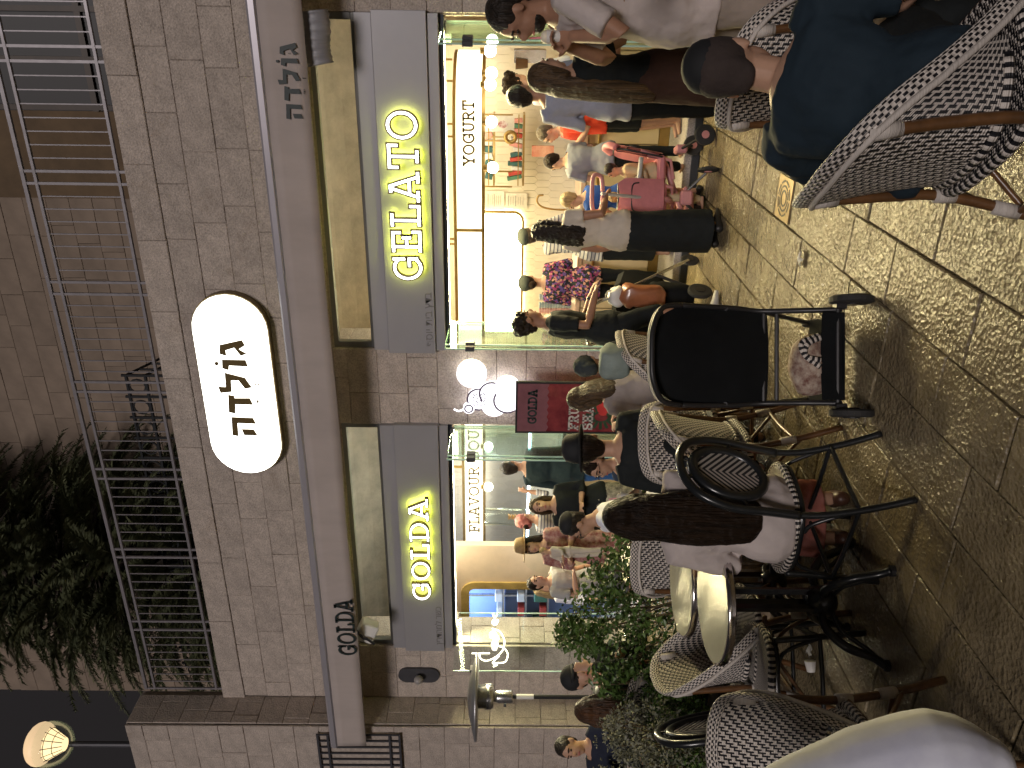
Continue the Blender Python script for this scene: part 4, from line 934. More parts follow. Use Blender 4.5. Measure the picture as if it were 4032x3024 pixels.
for lv in range(16):
    z = 5.0+lv*.52; b = BM(); L = 2.75*(1-.03*lv)+rt.uniform(-.15, .15); n = 13; lm = BM()
    for k in range(n):
        a = 2*pi*k/n+rt.uniform(-.2, .2)+lv*.4; d = Vector((cos(a), sin(a)*.75, 0)); e = Vector((0, 0, z))+d*L*.62+Vector((0, 0, -.10))
        tube(lm, [Vector((0, 0, z+.15)), Vector((0, 0, z+.2))+d*L*.35, e], [.035, .025, .012], 5)
        for j in range(6):
            t = .3+.7*j/5; dd = (d+Vector((rt.uniform(-.45, .45), rt.uniform(-.45, .45), rt.uniform(-.1, .35)))).normalized()
            frond(b, Vector((0, 0, z+.1)).lerp(e, t), dd, L*rt.uniform(.36, .5), rt)
    obj('crown', b, M_needle, tree); obj('limb', lm, M_bark, tree)
# a lit window and wall of a farther building between the branches
fb = empty('far_pink_building', (-14, 17, 5), label='pinkish building wall glimpsed between the conifer branches', cat='building')
pk = mat('pink_lit_wall', (.48, .34, .28), .8, ns=2, var=.1)
xx0 = W(300, 2712, 16).x
o = obj('wall', box(BM(), (xx0+4, 16.2, 9), (8, .3, 12)), pk, fb); o.location = (14, -17, -5)
p = W(25, 1846, 15.9); o = obj('lit_window', box(BM(), (p.x, 15.9, p.z), (.25, .05, .5)), mat('amber_window', (1, .7, .2), .5, var=0, emis=(1, .62, .15), es=3), fb); o.location = (14, -17, -5)
# street lamp at the far left with mesh globe
p = W(200, 2930, 9.0); sl = empty('globe_street_lamp', (p.x, p.y, 0), label='street lamp with a round mesh globe glowing against the night sky', cat='street lamp')
obj('pole', tube(BM(), [Vector((0, 0, 0)), Vector((0, 0, p.z-.3))], [.06, .045], 10), M_charcoal, sl)
b = BM(); ell(b, (0, 0, p.z), (.34, .34, .34), seg=24, rings=16); obj('globe', b, M_glass, sl, smooth=True)
gmat = mat('lamp_amber_glow', (1, .8, .5), .5, var=0, emis=(1, .72, .38), es=.9)
b = BM(); tube(b, [Vector((0, 0, p.z-.22)), Vector((0, 0, p.z+.05))], [.10, .26], 16); obj('inner_shade', b, gmat, sl)
b = BM()
for k in range(12): a = 2*pi*k/12; tube(b, [Vector((.10*cos(a), .10*sin(a), p.z-.22)), Vector((.265*cos(a), .265*sin(a), p.z+.05))], .006, 4)
for z_, r_ in ((-.1, .17), (0, .235)): tube(b, [Vector((r_*cos(q), r_*sin(q), p.z+z_)) for q in [2*pi*i/20 for i in range(20)]], .006, 4, closed=True)
obj('wire_mesh', b, M_charcoal, sl)
b = BM(); ell(b, (0, 0, p.z+.15), (.325, .325, .20), seg=24, rings=12); obj('lamp_cap', b, mat('lamp_cap_amber', (.6, .42, .25), .5, emis=(1, .7, .4), es=.45), sl, smooth=True)
b = BM(); ell(b, (0, 0, p.z-.10), (.05, .05, .07)); obj('bulb', b, mat('lamp_bulb', (1, 1, 1), .5, var=0, emis=(1, .92, .7), es=30), sl)
# small lit ball lamp and stair rail at the left edge
p = W(875, 2942, 7.6); b = BM(); ell(b, (0, 0, 0), (.07, .07, .08)); o = obj('stair_lamp', b, mat('lamp_bulb2', (1, 1, 1), .5, var=0, emis=(1, .85, .5), es=9), smooth=True, label='small bright ball lamp behind the stair rail at the left edge', cat='lamp'); o.location = p
obj('lamp_bracket', box(BM(), (0, 0, .12), (.02, .02, .12)), M_charcoal, o)
sr = empty('stair_railing', (-9.2, 7.2, 5), label='sloping metal stair railing at the far upper left edge', cat='railing')
P0, P1 = W(632, 2920, 7.3), W(760, 3040, 7.3); P2, P3 = W(840, 2990, 7.3), W(985, 3090, 7.3)
def srp(nm, b): o = obj(nm, b, M_rail, sr); o.location = (9.2, -7.2, -5); return o
dirn = (P1-P0).normalized()
srp('hand_rail', tube(BM(), [P0, P0+dirn*1.3], .025, 6)); srp('lower_rail', tube(BM(), [P0-Vector((0, 0, .16)), P0-Vector((0, 0, .16))+dirn*1.3], .02, 6)); srp('base_rail', tube(BM(), [P0-Vector((0, 0, .85)), P0-Vector((0, 0, .85))+dirn*1.3], .02, 6))
for k in range(12): q = P0+dirn*(.05+.1*k); srp('bar', box(BM(), q-Vector((0, 0, .45)), (.014, .014, .85)))
# ------------------------------------------------------------------ room lights (ceiling lamps of the shops) and added lights
def arealight(nm, loc, size, sy, e, col, rot=(0, 0, 0)):
    d = bpy.data.lights.new(nm, 'AREA'); d.shape = 'RECTANGLE'; d.size = size; d.size_y = sy; d.energy = e; d.color = col
    o = bpy.data.objects.new(nm, d); COL.objects.link(o); o.location = loc; o.rotation_euler = rot; return o
arealight('ceiling_light', (-1.7, 9.0, 2.85), 3.0, .5, 46, (1, .82, .52))
arealight('ceiling_light', (-5.6, 8.6, 2.85), 2.2, .4, 55, (1, .90, .68))
arealight('kitchen_light', (-8.7, 9.8, 2.8), 1.2, .4, 30, (.50, .68, 1))
arealight('vault_light', (-1.7, 7.9, 2.75), 3.0, .15, 6, (1, .88, .66), (pi, 0, 0))
arealight('vault_light', (-5.5, 7.9, 2.75), 2.8, .15, 5, (1, .97, .85), (pi, 0, 0))
arealight('added_awning_light', (-3.4, 7.12, 3.60), 7.0, .04, 2.2, (.95, .9, .35), (pi, 0, 0))  # added strip lamp that brightens the rolled canvas from below

arealight('added_spill_light', (-1.6, 7.66, 2.24), 2.7, .06, 108, (1, .82, .40), (radians(-62), 0, 0))  # added lamp behind the fascia, tilted out to light the street
arealight('added_spill_light', (-5.5, 7.66, 2.24), 2.7, .06, 55, (1, .86, .50), (radians(-62), 0, 0))  # added in the same way, spills onto the street from the left shop
# ================================================================== FURNITURE
def place(o, x, y, a): o.location = (x, y, 0); o.rotation_euler = (0, 0, radians(a)+pi)   # a=0 faces the street/camera, 90 faces right
def S(b, pts, r, m, nm, par, seg=8, n=5, **k): return obj(nm, tube(BM(), curve(pts, n), r, seg, **k), m, par, smooth=True)
def grid_surface(fn_, nu, nv, thick, uvfn):
    b = BM(); uvl = b.loops.layers.uv.new('UVMap'); V = [[fn_(i/nu, j/nv) for j in range(nv+1)] for i in range(nu+1)]
    for side in (0, 1):
        vs = []
        for i in range(nu+1):
            row = []
            for j in range(nv+1):
                p = V[i][j]; a = V[min(i+1, nu)][j]-V[max(i-1, 0)][j]; c = V[i][min(j+1, nv)]-V[i][max(j-1, 0)]; nn = a.cross(c)
                nn = nn.normalized() if nn.length > 1e-8 else Vector((0, 0, 1)); row.append(b.verts.new(p+nn*(thick/2 if side else -thick/2)))
            vs.append(row)
        for i in range(nu):
            for j in range(nv):
                q = (vs[i][j], vs[i+1][j], vs[i+1][j+1], vs[i][j+1]); ids = ((i, j), (i+1, j), (i+1, j+1), (i, j+1))
                if not side: q = q[::-1]; ids = ids[::-1]
                f = b.faces.new(q)
                for lp, (ii, jj) in zip(f.loops, ids): lp[uvl].uv = uvfn(ii/nu, jj/nv)
    return b
def bistro_armchair(label, x, y, a, cat='chair', group=None):
    t = empty('bistro_armchair', label=label, cat=cat, group=group)
    side = [(.242, .115, .475), (.250, .03, .555), (.252, -.07, .665), (.238, -.165, .785), (.185, -.235, .868), (.085, -.262, .898), (0, -.266, .90)]
    rim = curve(side+[(-p[0], p[1], p[2]) for p in side[-2::-1]], 5)
    b = BM(); uvl = b.loops.layers.uv.new('UVMap'); tube(b, rim, (.011, .027), 10, hint=(0, 0, 1), uvl=uvl); obj('woven_rim', b, M_rim, t, smooth=True)
    obj('rim_cord', tube(BM(), [p+Vector((p.x*.05, -.006 if p.y < -.1 else 0, -.030)) for p in rim], .009, 6), M_wrap, t, smooth=True)
    # back panel
    n = len(rim); lo, hi = int(n*.13), int(n*.87)
    def fb_(u, v):
        f = lo+(hi-lo)*u; i = min(int(f), n-2); top = rim[i].lerp(rim[i+1], f-i)-Vector((0, 0, .02)); q_ = 1-2*u
        bot = Vector((.232*sin(q_*1.45)/sin(1.45), -.215+.235*abs(q_)**2.6, .50)); p = top.lerp(bot, v); p.y += .012*sin(v*pi)*(1-abs(q_)); return p
    obj('woven_back', grid_surface(fb_, 24, 8, .012, lambda u, v: (u*.62, v*.38)), M_weave, t, smooth=True)
    b = BM(); uvl = b.loops.layers.uv.new('UVMap'); tube(b, [fb_(.04+.92*u/20, 1.0) for u in range(21)], .016, 8, uvl=uvl); obj('striped_edge', b, M_stripe, t, smooth=True)
    # seat
    def sq(th): c, s = cos(th), sin(th); return (.225*abs(c)**.55*(1 if c > 0 else -1), .215*abs(s)**.55*(1 if s > 0 else -1))
    def fs_(u, v): xx, yy = sq(2*pi*u); r = max(v, .001); return Vector((xx*r, yy*r, .455-.012*(1-r*r)))
    obj('woven_seat', grid_surface(fs_, 28, 5, .014, lambda u, v: (fs_(u, v).x+.5, fs_(u, v).y+.5)), M_weave, t, smooth=True)
    b = BM(); uvl = b.loops.layers.uv.new('UVMap'); tube(b, [Vector((sq(2*pi*k/28)[0]*1.02, sq(2*pi*k/28)[1]*1.02, .447)) for k in range(28)], .017, 8, closed=True, uvl=uvl); obj('seat_border', b, M_stripe, t, smooth=True)
    for s in (-1, 1):
        S(0, [(.19*s, -.225, .845), (.205*s, -.20, .64), (.21*s, -.19, .45), (.215*s, -.24, .22), (.225*s, -.31, .0)], .0165, M_rattan, 'rear_leg', t)
        S(0, [(.235*s, .135, .47), (.228*s, .165, .40), (.22*s, .195, .25), (.225*s, .215, .0)], .0165, M_rattan, 'front_leg', t)
        S(0, [(.21*s, -.19, .43), (.22*s, 0, .425), (.235*s, .2, .43)], .012, M_rattan, 'side_rail', t, seg=6)
        S(0, [(.215*s, -.25, .19), (.2*s, -.06, .33), (.205*s, .02, .36), (.22*s, .12, .32), (.222*s, .2, .19)], .010, M_rattan, 'side_brace', t, seg=6)
        for p0, p1 in (((.19*s, -.226, .845), (.197*s, -.213, .765)), ((.2135*s, -.222, .30), (.2145*s, -.238, .225)), ((.222*s, .20, .30), (.2215*s, .203, .225)), ((.238*s, .12, .475), (.232*s, .15, .43)), ((.21*s, -.19, .47), (.2105*s, -.191, .41))):
            obj('cord_binding', tube(BM(), [p0, p1], .0215, 10), M_wrap, t, smooth=True)
    for yy, zz in ((-.24, .23), (.203, .23)): S(0, [(-.215, yy, zz), (0, yy, zz+.01), (.215, yy, zz)], .011, M_rattan, 'cross_rail', t, seg=6)
    S(0, [(-.2, .2, .26), (-.08, .2, .37), (0, .2, .395), (.08, .2, .37), (.2, .2, .26)], .009, M_rattan, 'arch_brace', t, seg=6)
    place(t, x, y, a); return t
def again(src, label, x, y, a, group=None):
    t = copy_tree(src); t['label'] = label
    place(t, x, y, a); return t
GA = 'black and white woven bistro armchairs'
ch1 = bistro_armchair('woven armchair at the lower right, holding the man in the blue T-shirt', -.22, 2.33, 128, group=GA)
again(ch1, 'empty woven armchair just past the skullcap of the man in the blue T-shirt', -.16, 3.46, 153)
again(ch1, 'empty woven armchair facing the camera beside the white sleeve at the lower left', -2.50, 2.00, 15)
again(ch1, 'empty woven armchair tucked against the two round tables, backed by the leafy planter', -2.98, 3.28, 108)
again(ch1, 'woven armchair under the seated man in the black hat', -2.50, 4.43, 215)
again(ch1, 'empty woven armchair seen side on between the black stroller and the oval-backed chair', -2.28, 3.82, 278)
again(ch1, 'woven armchair under the long-haired girl in the white T-shirt eating by the poster', -2.45, 5.42, 262)
again(ch1, 'woven armchair under the capped man beyond the leafy planter', -4.75, 4.75, 200)
again(ch1, 'woven armchair under the woman with long brown hair near the patio heater', -4.25, 4.05, 205)
again(ch1, 'small woven armchair back beside the standing boy, half hidden by leaves', -3.25, 4.35, 200)
again(ch1, 'woven armchair at the right edge by the elbow of the man in blue', .42, 2.62, 250)
def black_chair(label, x, y, a):
    t = empty('oval_back_chair', label=label, cat='chair', group='black lacquered oval-backed chairs')
    bp = lambda xx, z: Vector((xx, -.215-(z-.46)*.20, z))
    b = BM(); uvl = b.loops.layers.uv.new('UVMap')
    def fo(u, v): q = 2*pi*u; r = max(v, .001); return bp(.125*cos(q)*r, .735+.145*sin(q)*r)
    obj('woven_medallion', grid_surface(fo, 28, 3, .012, lambda u, v: (fo(u, v).x, fo(u, v).z)), M_chev, t, smooth=True)
    obj('inner_oval', tube(BM(), [bp(.14*cos(q), .735+.16*sin(q)) for q in [2*pi*i/32 for i in range(32)]], .024, 8, closed=True, hint=(0, 1, 0)), M_blackwood, t, smooth=True)
    outer = curve([bp(.195, .46), bp(.20, .60), bp(.208, .76), bp(.165, .88), bp(.09, .935), bp(0, .95), bp(-.09, .935), bp(-.165, .88), bp(-.208, .76), bp(-.20, .60), bp(-.195, .46)], 5)
    obj('back_hoop', tube(BM(), outer, .0195, 8), M_blackwood, t, smooth=True)
    for s in (-1, 1): S(0, [bp(.155*s, .70), bp(.19*s, .69)], .010, M_blackwood, 'spacer', t, seg=6)
    for s in (-1, 1): S(0, [bp(.05*s, .90), bp(.06*s, .93)], .010, M_blackwood, 'spacer', t, seg=6)
    def sq(th): c, s = cos(th), sin(th); k = 1 if s > 0 else .92; return (.215*abs(c)**.7*(1 if c > 0 else -1)*k, .215*abs(s)**.7*(1 if s > 0 else -1))
    def fs_(u, v): xx, yy = sq(2*pi*u); r = max(v, .001); return Vector((xx*r, yy*r, .462-.010*(1-r*r)))
    obj('woven_seat', grid_surface(fs_, 28, 5, .014, lambda u, v: (fs_(u, v).x, fs_(u, v).y)), M_chev2, t, smooth=True)
    b = BM(); uvl = b.loops.layers.uv.new('UVMap'); tube(b, [Vector((sq(2*pi*k/28)[0]*1.02, sq(2*pi*k/28)[1]*1.02, .452)) for k in range(28)], .018, 8, closed=True, uvl=uvl); obj('striped_border', b, M_stripe, t, smooth=True)
    obj('seat_ring', tube(BM(), [Vector((sq(2*pi*k/28)[0]*.98, sq(2*pi*k/28)[1]*.98, .425)) for k in range(28)], .016, 8, closed=True), M_blackwood, t, smooth=True)
    for s in (-1, 1):
        S(0, [bp(.195*s, .47), (.195*s, -.22, .34), (.20*s, -.27, .15), (.205*s, -.33, .0)], .0155, M_blackwood, 'rear_leg', t)
        S(0, [(.185*s, .175, .43), (.19*s, .19, .25), (.20*s, .215, .0)], .0155, M_blackwood, 'front_leg', t)
        S(0, [(.198*s, -.25, .22), (.19*s, -.16, .38), (.185*s, -.10, .41)], .010, M_blackwood, 'corner_brace', t, seg=6)
        S(0, [(.198*s, .195, .20), (.188*s, .13, .37), (.185*s, .07, .41)], .010, M_blackwood, 'corner_brace', t, seg=6)
        S(0, [(.2*s, -.255, .215), (.198*s, 0, .21), (.195*s, .2, .215)], .011, M_blackwood, 'side_stretcher', t, seg=6)
    for yy in (-.255, .198): S(0, [(-.198, yy, .215), (0, yy, .215), (.198, yy, .215)], .011, M_blackwood, 'cross_stretcher', t, seg=6)
    place(t, x, y, a); return t
bc = black_chair('black oval-backed chair holding the long-haired woman at the round tables', -2.13, 3.12, 257)
again(bc, 'empty black oval-backed chair with a grey chevron seat, left of the round tables', -2.98, 3.02, 124)
def round_table(label, x, y, rz):
    t = empty('round_table', (x, y, 0), radians(rz), label=label, cat='table', group='small round metal-topped tables')
    R = .292
    obj('table_top', tube(BM(), [(0, 0, .722), (0, 0, .744)], R-.012, 48), M_tabletop, t)
    obj('ribbed_edge', tube(BM(), [(0, 0, .706), (0, 0, .712), (0, 0, .718), (0, 0, .724), (0, 0, .731), (0, 0, .738), (0, 0, .7415)], [R-.006, R, R-.004, R+.002, R-.003, R, R-.008], 48), M_tableedge, t, smooth=True)
    obj('mounting_plate', box(BM(), (0, 0, .695), (.28, .28, .016)), M_blackwood, t)
    for q in range(3):
        a = 2*pi*q/3; obj('post', box(BM(), (.045*cos(a), .045*sin(a), .45), (.026, .026, .50), Matrix.Rotation(a, 3, 'Z')), M_blackwood, t)
    obj('hub', tube(BM(), [(0, 0, .17), (0, 0, .20), (0, 0, .26), (0, 0, .30)], [.05, .075, .07, .05], 12), M_blackwood, t, smooth=True)
    for q in range(4):
        a = pi/2*q+pi/4; c, s = cos(a), sin(a)
        P = [(.05*c, .05*s, .235), (.13*c, .13*s, .24), (.22*c, .22*s, .17), (.27*c, .27*s, .06), (.31*c, .31*s, .015)]
        obj('foot', tube(BM(), curve(P, 5), [.022-.006*abs(k/20-.5) for k in range(21)], 8), M_blackwood, t, smooth=True)
        obj('foot_web', tube(BM(), curve([(.04*c, .04*s, .19), (.14*c, .14*s, .175), (.21*c, .21*s, .10), (.26*c, .26*s, .05)], 4), .011, 6), M_blackwood, t, smooth=True)
        obj('foot_pad', tube(BM(), [(.305*c, .305*s, 0), (.305*c, .305*s, .02)], .026, 10), M_black, t)
    return t
t1 = round_table('round metal-topped table nearer the camera, its rim touching its twin', -2.52, 3.00, 20)
t2 = copy_tree(t1); t2['label'] = 'round metal-topped table farther from the camera, against the leafy planter'; t2.location = (-2.88, 3.57, 0); t2.rotation_euler.z = radians(50)
for (xx, yy, lab) in ((-3.05, 5.15, 'pale round table between the hat wearers and the girl eating'), (-4.85, 5.0, 'pale table beside the capped man behind the planter'), (-3.95, 5.35, 'pale table in front of the standing boy in grey')):
    q = copy_tree(t1); q['label'] = lab; q.location = (xx, yy, 0)
# ------------------------------------------------------------------ patio heater
hx = W(1868, 2742, 6.3); ph = empty('patio_heater', (hx.x, hx.y, 0), label='tall patio heater with a wide flat hood and steel burner beside the stone wall', cat='patio heater')
hz = hx.z
b = BM(); tube(b, [(0, 0, hz-.035), (0, 0, hz-.01), (0, 0, hz+.05), (0, 0, hz+.075)], [.44, .44, .20, .02], 36); obj('hood', b, mat('heater_hood_alu', (.42, .42, .43), .35, .7, var=.1), ph, smooth=True)
obj('burner_screen', tube(BM(), [(0, 0, hz-.20), (0, 0, hz-.17), (0, 0, hz-.11), (0, 0, hz-.10), (0, 0, hz-.04)], [.115, .13, .13, .118, .12], 24), M_steel, ph, smooth=True)
obj('burner_head', tube(BM(), [(0, 0, hz-.40), (0, 0, hz-.385), (0, 0, hz-.25), (0, 0, hz-.20)], [.06, .065, .065, .05], 20), M_steel, ph, smooth=True)
obj('control_knob', tube(BM(), [(-.06, -.04, hz-.32), (-.085, -.055, hz-.32)], .015, 10), M_black, ph)
obj('white_collar', tube(BM(), [(0, 0, hz-.62), (0, 0, hz-.44)], .026, 14), M_white, ph); obj('pole', tube(BM(), [(0, 0, .5), (0, 0, hz-.40)], .022, 12), M_black, ph)
obj('tank_housing', tube(BM(), [(0, 0, 0), (0, 0, .04), (0, 0, .72), (0, 0, .76)], [.24, .20, .17, .05], 24), M_black, ph, smooth=True)
# ------------------------------------------------------------------ planters, hedge, shrubs
M_plr = mat('pale_planter_stone', (.42, .38, .29), .7, ns=8, bump=.4, bs=25); M_mosaic = mat('planter_mosaic_panel', (.20, .14, .09), .6, ns=24, col2=(.34, .27, .18), var=.3, bump=.5, bs=18)
def planter(x0, x1, y0, y1, h, lab):
    p = empty('planter', ((x0+x1)/2, (y0+y1)/2, 0), label=lab, cat='planter'); off = Vector((-(x0+x1)/2, -(y0+y1)/2, 0))
    def q(nm, a, m):
        o = obj(nm, box(BM(), ((a[0]+a[1])/2, (a[2]+a[3])/2, (a[4]+a[5])/2), (a[1]-a[0], a[3]-a[2], a[5]-a[4]), bev=.004), m, p); o.location = off
    q('front_panel', (x0+.02, x1-.02, y0+.01, y0+.05, 0, h-.05), M_mosaic); q('rear_panel', (x0+.02, x1-.02, y1-.05, y1-.01, 0, h-.05), M_mosaic)
    q('end_panel', (x1-.05, x1-.01, y0+.055, y1-.055, 0, h-.05), M_mosaic); q('end_panel', (x0+.01, x0+.05, y0+.055, y1-.055, 0, h-.05), M_mosaic)
    for a in ((x0, x1, y0-.01, y0+.06, h-.045, h), (x0, x1, y1-.06, y1+.01, h-.045, h), (x0-.01, x0+.06, y0+.062, y1-.062, h-.045, h), (x1-.06, x1+.01, y0+.062, y1-.062, h-.045, h)): q('stone_rim', a, M_plr)
    q('soil', (x0+.055, x1-.055, y0+.055, y1-.055, h-.12, h-.07), M_dirt)
    rr = random.Random(5)
    b = BM()
    for k in range(60):   # ring mosaic on the panels
        yy = rr.uniform(y0+.1, y1-.1); zz_ = rr.uniform(.06, h-.1)
        tube(b, [(x1-.009, yy+.035*cos(q_), zz_+.035*sin(q_)) for q_ in [2*pi*i/8 for i in range(8)]], .004, 3, closed=True)
    o = obj('ring_mosaic', b, M_plr, p, kind='stuff'); o.location = off
    return p
planter(-4.35, -3.66, 1.9, 4.0, .34, 'low planter box with a pale rim and ring mosaic panels behind the black chairs')
planter(-3.95, -3.15, 4.05, 4.75, .34, 'planter box holding the tall leafy shrub behind the round tables')
def leaves(parent, vol, n, size, m, rnd, nm='foliage', droop=.2, asp=.5):
    """vol(rnd)->point; each leaf is a bent two-quad blade"""
    V, F = [], []
    for k in range(n):
        p = vol(rnd)
        if p is None: continue
        d = Vector((rnd.gauss(0, 1), rnd.gauss(0, 1), rnd.gauss(0, .7)+.2)).normalized(); s = d.cross(Vector((rnd.gauss(0, 1), rnd.gauss(0, 1), rnd.gauss(0, 1)))).normalized()
        L = size*rnd.uniform(.6, 1.3); w_ = L*asp/2; nn = d.cross(s)
        q = [p, p+d*L*.45+s*w_, p+d*L*.45-s*w_, p+d*L-Vector((0, 0, L*droop)), p+d*L*.45+nn*L*.05]
        i = len(V); V += [tuple(x) for x in q]; F += [(i, i+1, i+4), (i, i+4, i+2), (i+1, i+3, i+4), (i+4, i+3, i+2)]
    me = bpy.data.meshes.new(nm); me.from_pydata(V, [], F); me.materials.append(m); o = bpy.data.objects.new(nm, me); COL.objects.link(o); o.parent = parent; return o
rl = random.Random(33)
def blob(cs):
    def f(r):
        c, rad = cs[r.randrange(len(cs))]; q = Vector((r.gauss(0, 1), r.gauss(0, 1), r.gauss(0, 1))).normalized()*(r.uniform(.35, 1.0)**.5); p = Vector(c)+Vector((q.x*rad[0], q.y*rad[1], q.z*rad[2]))
        return p if noise.noise(p*7) > -.22 and p.z > .3 else None
    return f
def shrub(lab, cat, base, cs, n, size, m, stems=9, nm='leafy_shrub', group=None):
    t = empty(nm, base, label=lab, cat=cat); B0 = Vector(base)
    cs2 = [(Vector(c)-B0, r) for c, r in cs]
    f = blob([(c, r) for c, r in cs])
    leaves(t, lambda r: (lambda p: None if p is None else p-B0)(f(r)), n, size, m, rl)
    b = BM()
    for k in range(stems):
        c, r = cs2[k % len(cs2)]; e = Vector(c)+Vector((rl.uniform(-.6, .6)*r[0], rl.uniform(-.6, .6)*r[1], r[2]*.7)); s0 = Vector((c[0]*.5+rl.uniform(-.04, .04), c[1]*.5, -.05))
        tube(b, curve([s0, s0.lerp(e, .5)+Vector((rl.uniform(-.05, .05), 0, .03)), e], 4), [.010-.006*i/8 for i in range(9)], 5)
    obj('stem', b, M_stem, t)
    return t
shrub('tall dark green leafy shrub between the round tables and the standing boy', 'shrub', (-3.6, 4.4, .3),
      [((-3.62, 4.35, .75), (.42, .33, .40)), ((-3.85, 4.35, 1.02), (.28, .25, .33)), ((-3.55, 4.4, .95), (.22, .22, .25)), ((-3.25, 4.4, .68), (.22, .22, .38)), ((-3.80, 4.3, .6), (.4, .3, .33)), ((-3.92, 4.3, 1.18), (.15, .12, .2))], 5200, .050, M_leaf, 14)
shrub('upright sprig of shrub crossing in front of the capped man', 'shrub', (-3.95, 3.95, .3), [((-4.02, 4.0, .75), (.22, .2, .42)), ((-3.98, 3.95, .95), (.13, .13, .2))], 900, .05, M_leaf, 6)
shrub('low bright green feathery hedge in the planter behind the black chairs', 'hedge', (-4.0, 3.2, .3),
      [((-3.98, 2.35+.25*k, .46+.03*k+.03*(k % 2)), (.30, .2, .20)) for k in range(7)], 13000, .034, M_leaf2, 10, nm='low_hedge')
shrub('silvery grey fine-leaved bush at the left edge of the picture', 'bush', (-4.0, 3.3, .3), [((-3.92, 3.48, .82), (.20, .22, .30)), ((-4.05, 3.22, .88), (.24, .2, .34)), ((-3.85, 3.25, .72), (.2, .2, .28)), ((-4.1, 3.6, .95), (.16, .16, .2))], 9000, .026, M_silver, 16, nm='silver_bush')
tg = empty('grass_plant', (-3.08, 4.35, .3), label='arching striped grass-like plant beside the long-haired woman', cat='plant')
b = BM()
for k in range(46):
    a = rl.uniform(0, 2*pi); L = rl.uniform(.18, .38); h = rl.uniform(.15, .34); P = curve([(0, 0, 0), (.4*L*cos(a), .4*L*sin(a), h), (L*cos(a), L*sin(a), h*.55)], 4); s = Vector((-sin(a), cos(a), 0))
    for i in range(len(P)-1):
        w0, w1 = .006*(1-i/len(P)), .006*(1-(i+1)/len(P)); b.faces.new([b.verts.new(q) for q in (P[i]-s*w0, P[i+1]-s*w1, P[i+1]+s*w1, P[i]+s*w0)])
obj('blades', b, mat('striped_grass', (.22, .28, .12), .5, ns=30, col2=(.45, .5, .3)), tg)
# ------------------------------------------------------------------ strollers
def wheel(par, c, ax, r, w_, m=M_tyre, hub=M_black, nm='wheel'):
    ax = Vector(ax).normalized(); c = Vector(c)
    o = obj(nm, tube(BM(), [c-ax*w_/2, c-ax*w_*.3, c+ax*w_*.3, c+ax*w_/2], [r*.86, r, r, r*.86], 24), m, par, smooth=False); obj('hub', tube(BM(), [c-ax*(w_/2+.006), c+ax*(w_/2+.006)], r*.38, 12), hub, o); return o
M_strf = mat('black_stroller_fabric', (.006, .007, .008), .9, spec=.2, ns=5, var=.3, bump=.2, bs=8)
st = empty('black_stroller', label='black baby stroller seen from behind, a printed bag in its basket', cat='stroller')
hw = .235
# local: +y forward (away from camera), z up
def spf(u, v):  # rounded-top back panel
    z = 1.045-.60*v; x = (1-2*u)*(hw-.015)*min(1, (.35+.65*(min(v, .22)/.22)**.5)); return Vector((x, -.10+.16*v+.05*(1-(1-2*u)**2)*0-.07*(1-(1-2*u)**2)*(1-v*.6), z))
obj('seat_back_panel', grid_surface(spf, 16, 14, .03, lambda u, v: (u, v)), M_strf, st, smooth=True)
def hood(u, v): a = pi*u; return Vector((-(hw-.01)*cos(a), .02+.38*v*sin(a)**.5, 0.90-.02*v+.05*sin(a)*(1-v*.4)))
obj('canopy', grid_surface(hood, 14, 6, .015, lambda u, v: (u, v)), M_strf, st, smooth=True)
obj('pale_piping', tube(BM(), [spf(u/24, 0.0+.0)+Vector((0, 0, .012)) if False else Vector((spf(u/24, .0).x*1.0, spf(u/24, 0).y, 1.0)) for u in range(25)], .001, 3), M_strf, st)
pp_ = curve([(hw, -.06, .90), (hw-.02, -.12, 1.0), (.12, -.17, 1.052), (0, -.18, 1.06), (-.12, -.17, 1.052), (-hw+.02, -.12, 1.0), (-hw, -.06, .90)], 6)
obj('top_piping', tube(BM(), pp_, .006, 6), mat('pale_piping', (.6, .56, .42), .4), st, smooth=True)
obj('push_bar', tube(BM(), [p+Vector((0, -.03, -.012)) for p in pp_], .013, 8), M_black, st, smooth=True)
for s in (-1, 1):
    obj('frame_tube', tube(BM(), curve([(hw*s, -.09, .90), (hw*s, .0, .62), (.225*s, .03, .48), (.22*s, -.06, .30), (.22*s, -.12, .14)], 5), .013, 8), M_black, st, smooth=True)
    obj('front_strut', tube(BM(), [(.225*s, .03, .48), (.20*s, .34, .12)], .012, 8), M_black, st); obj('seat_strut', tube(BM(), [(.23*s, -.02, .66), (.23*s, .30, .50)], .011, 8), M_black, st)
    wheel(st, (.265*s, -.13, .10), (1, 0, 0), .10, .038); wheel(st, (.20*s, .36, .075), (1, 0, 0), .075, .03)
    obj('brake_lever', box(BM(), (.235*s, -.12, .15), (.03, .06, .05), bev=.005), M_black, st)
for z, y in ((.46, .03), (.40, .02), (.16, -.12)): obj('cross_bar', tube(BM(), [(-.225, y, z), (.225, y, z)], .011, 8), M_black, st)
def bk(u, v): return Vector(((1-2*u)*.205, -.13+.02*sin(pi*u), .235-.10*v+.012*sin(pi*u)*v*-1))
obj('basket_rear', grid_surface(bk, 8, 4, .01, lambda u, v: (u, v)), M_strf, st, smooth=True)
def bf(u, v): return Vector(((1-2*u)*.205, -.13+.42*v, .135-.03*sin(pi*v)))
obj('basket_floor', grid_surface(bf, 8, 6, .01, lambda u, v: (u, v)), M_strf, st, smooth=True)
place(st, -1.54, 3.60, 180+27+180-180); st.rotation_euler = (0, 0, radians(26.5))
bag = empty('printed_bag', label='cream fabric bag with a brown flower print and striped straps in the stroller basket', cat='bag')
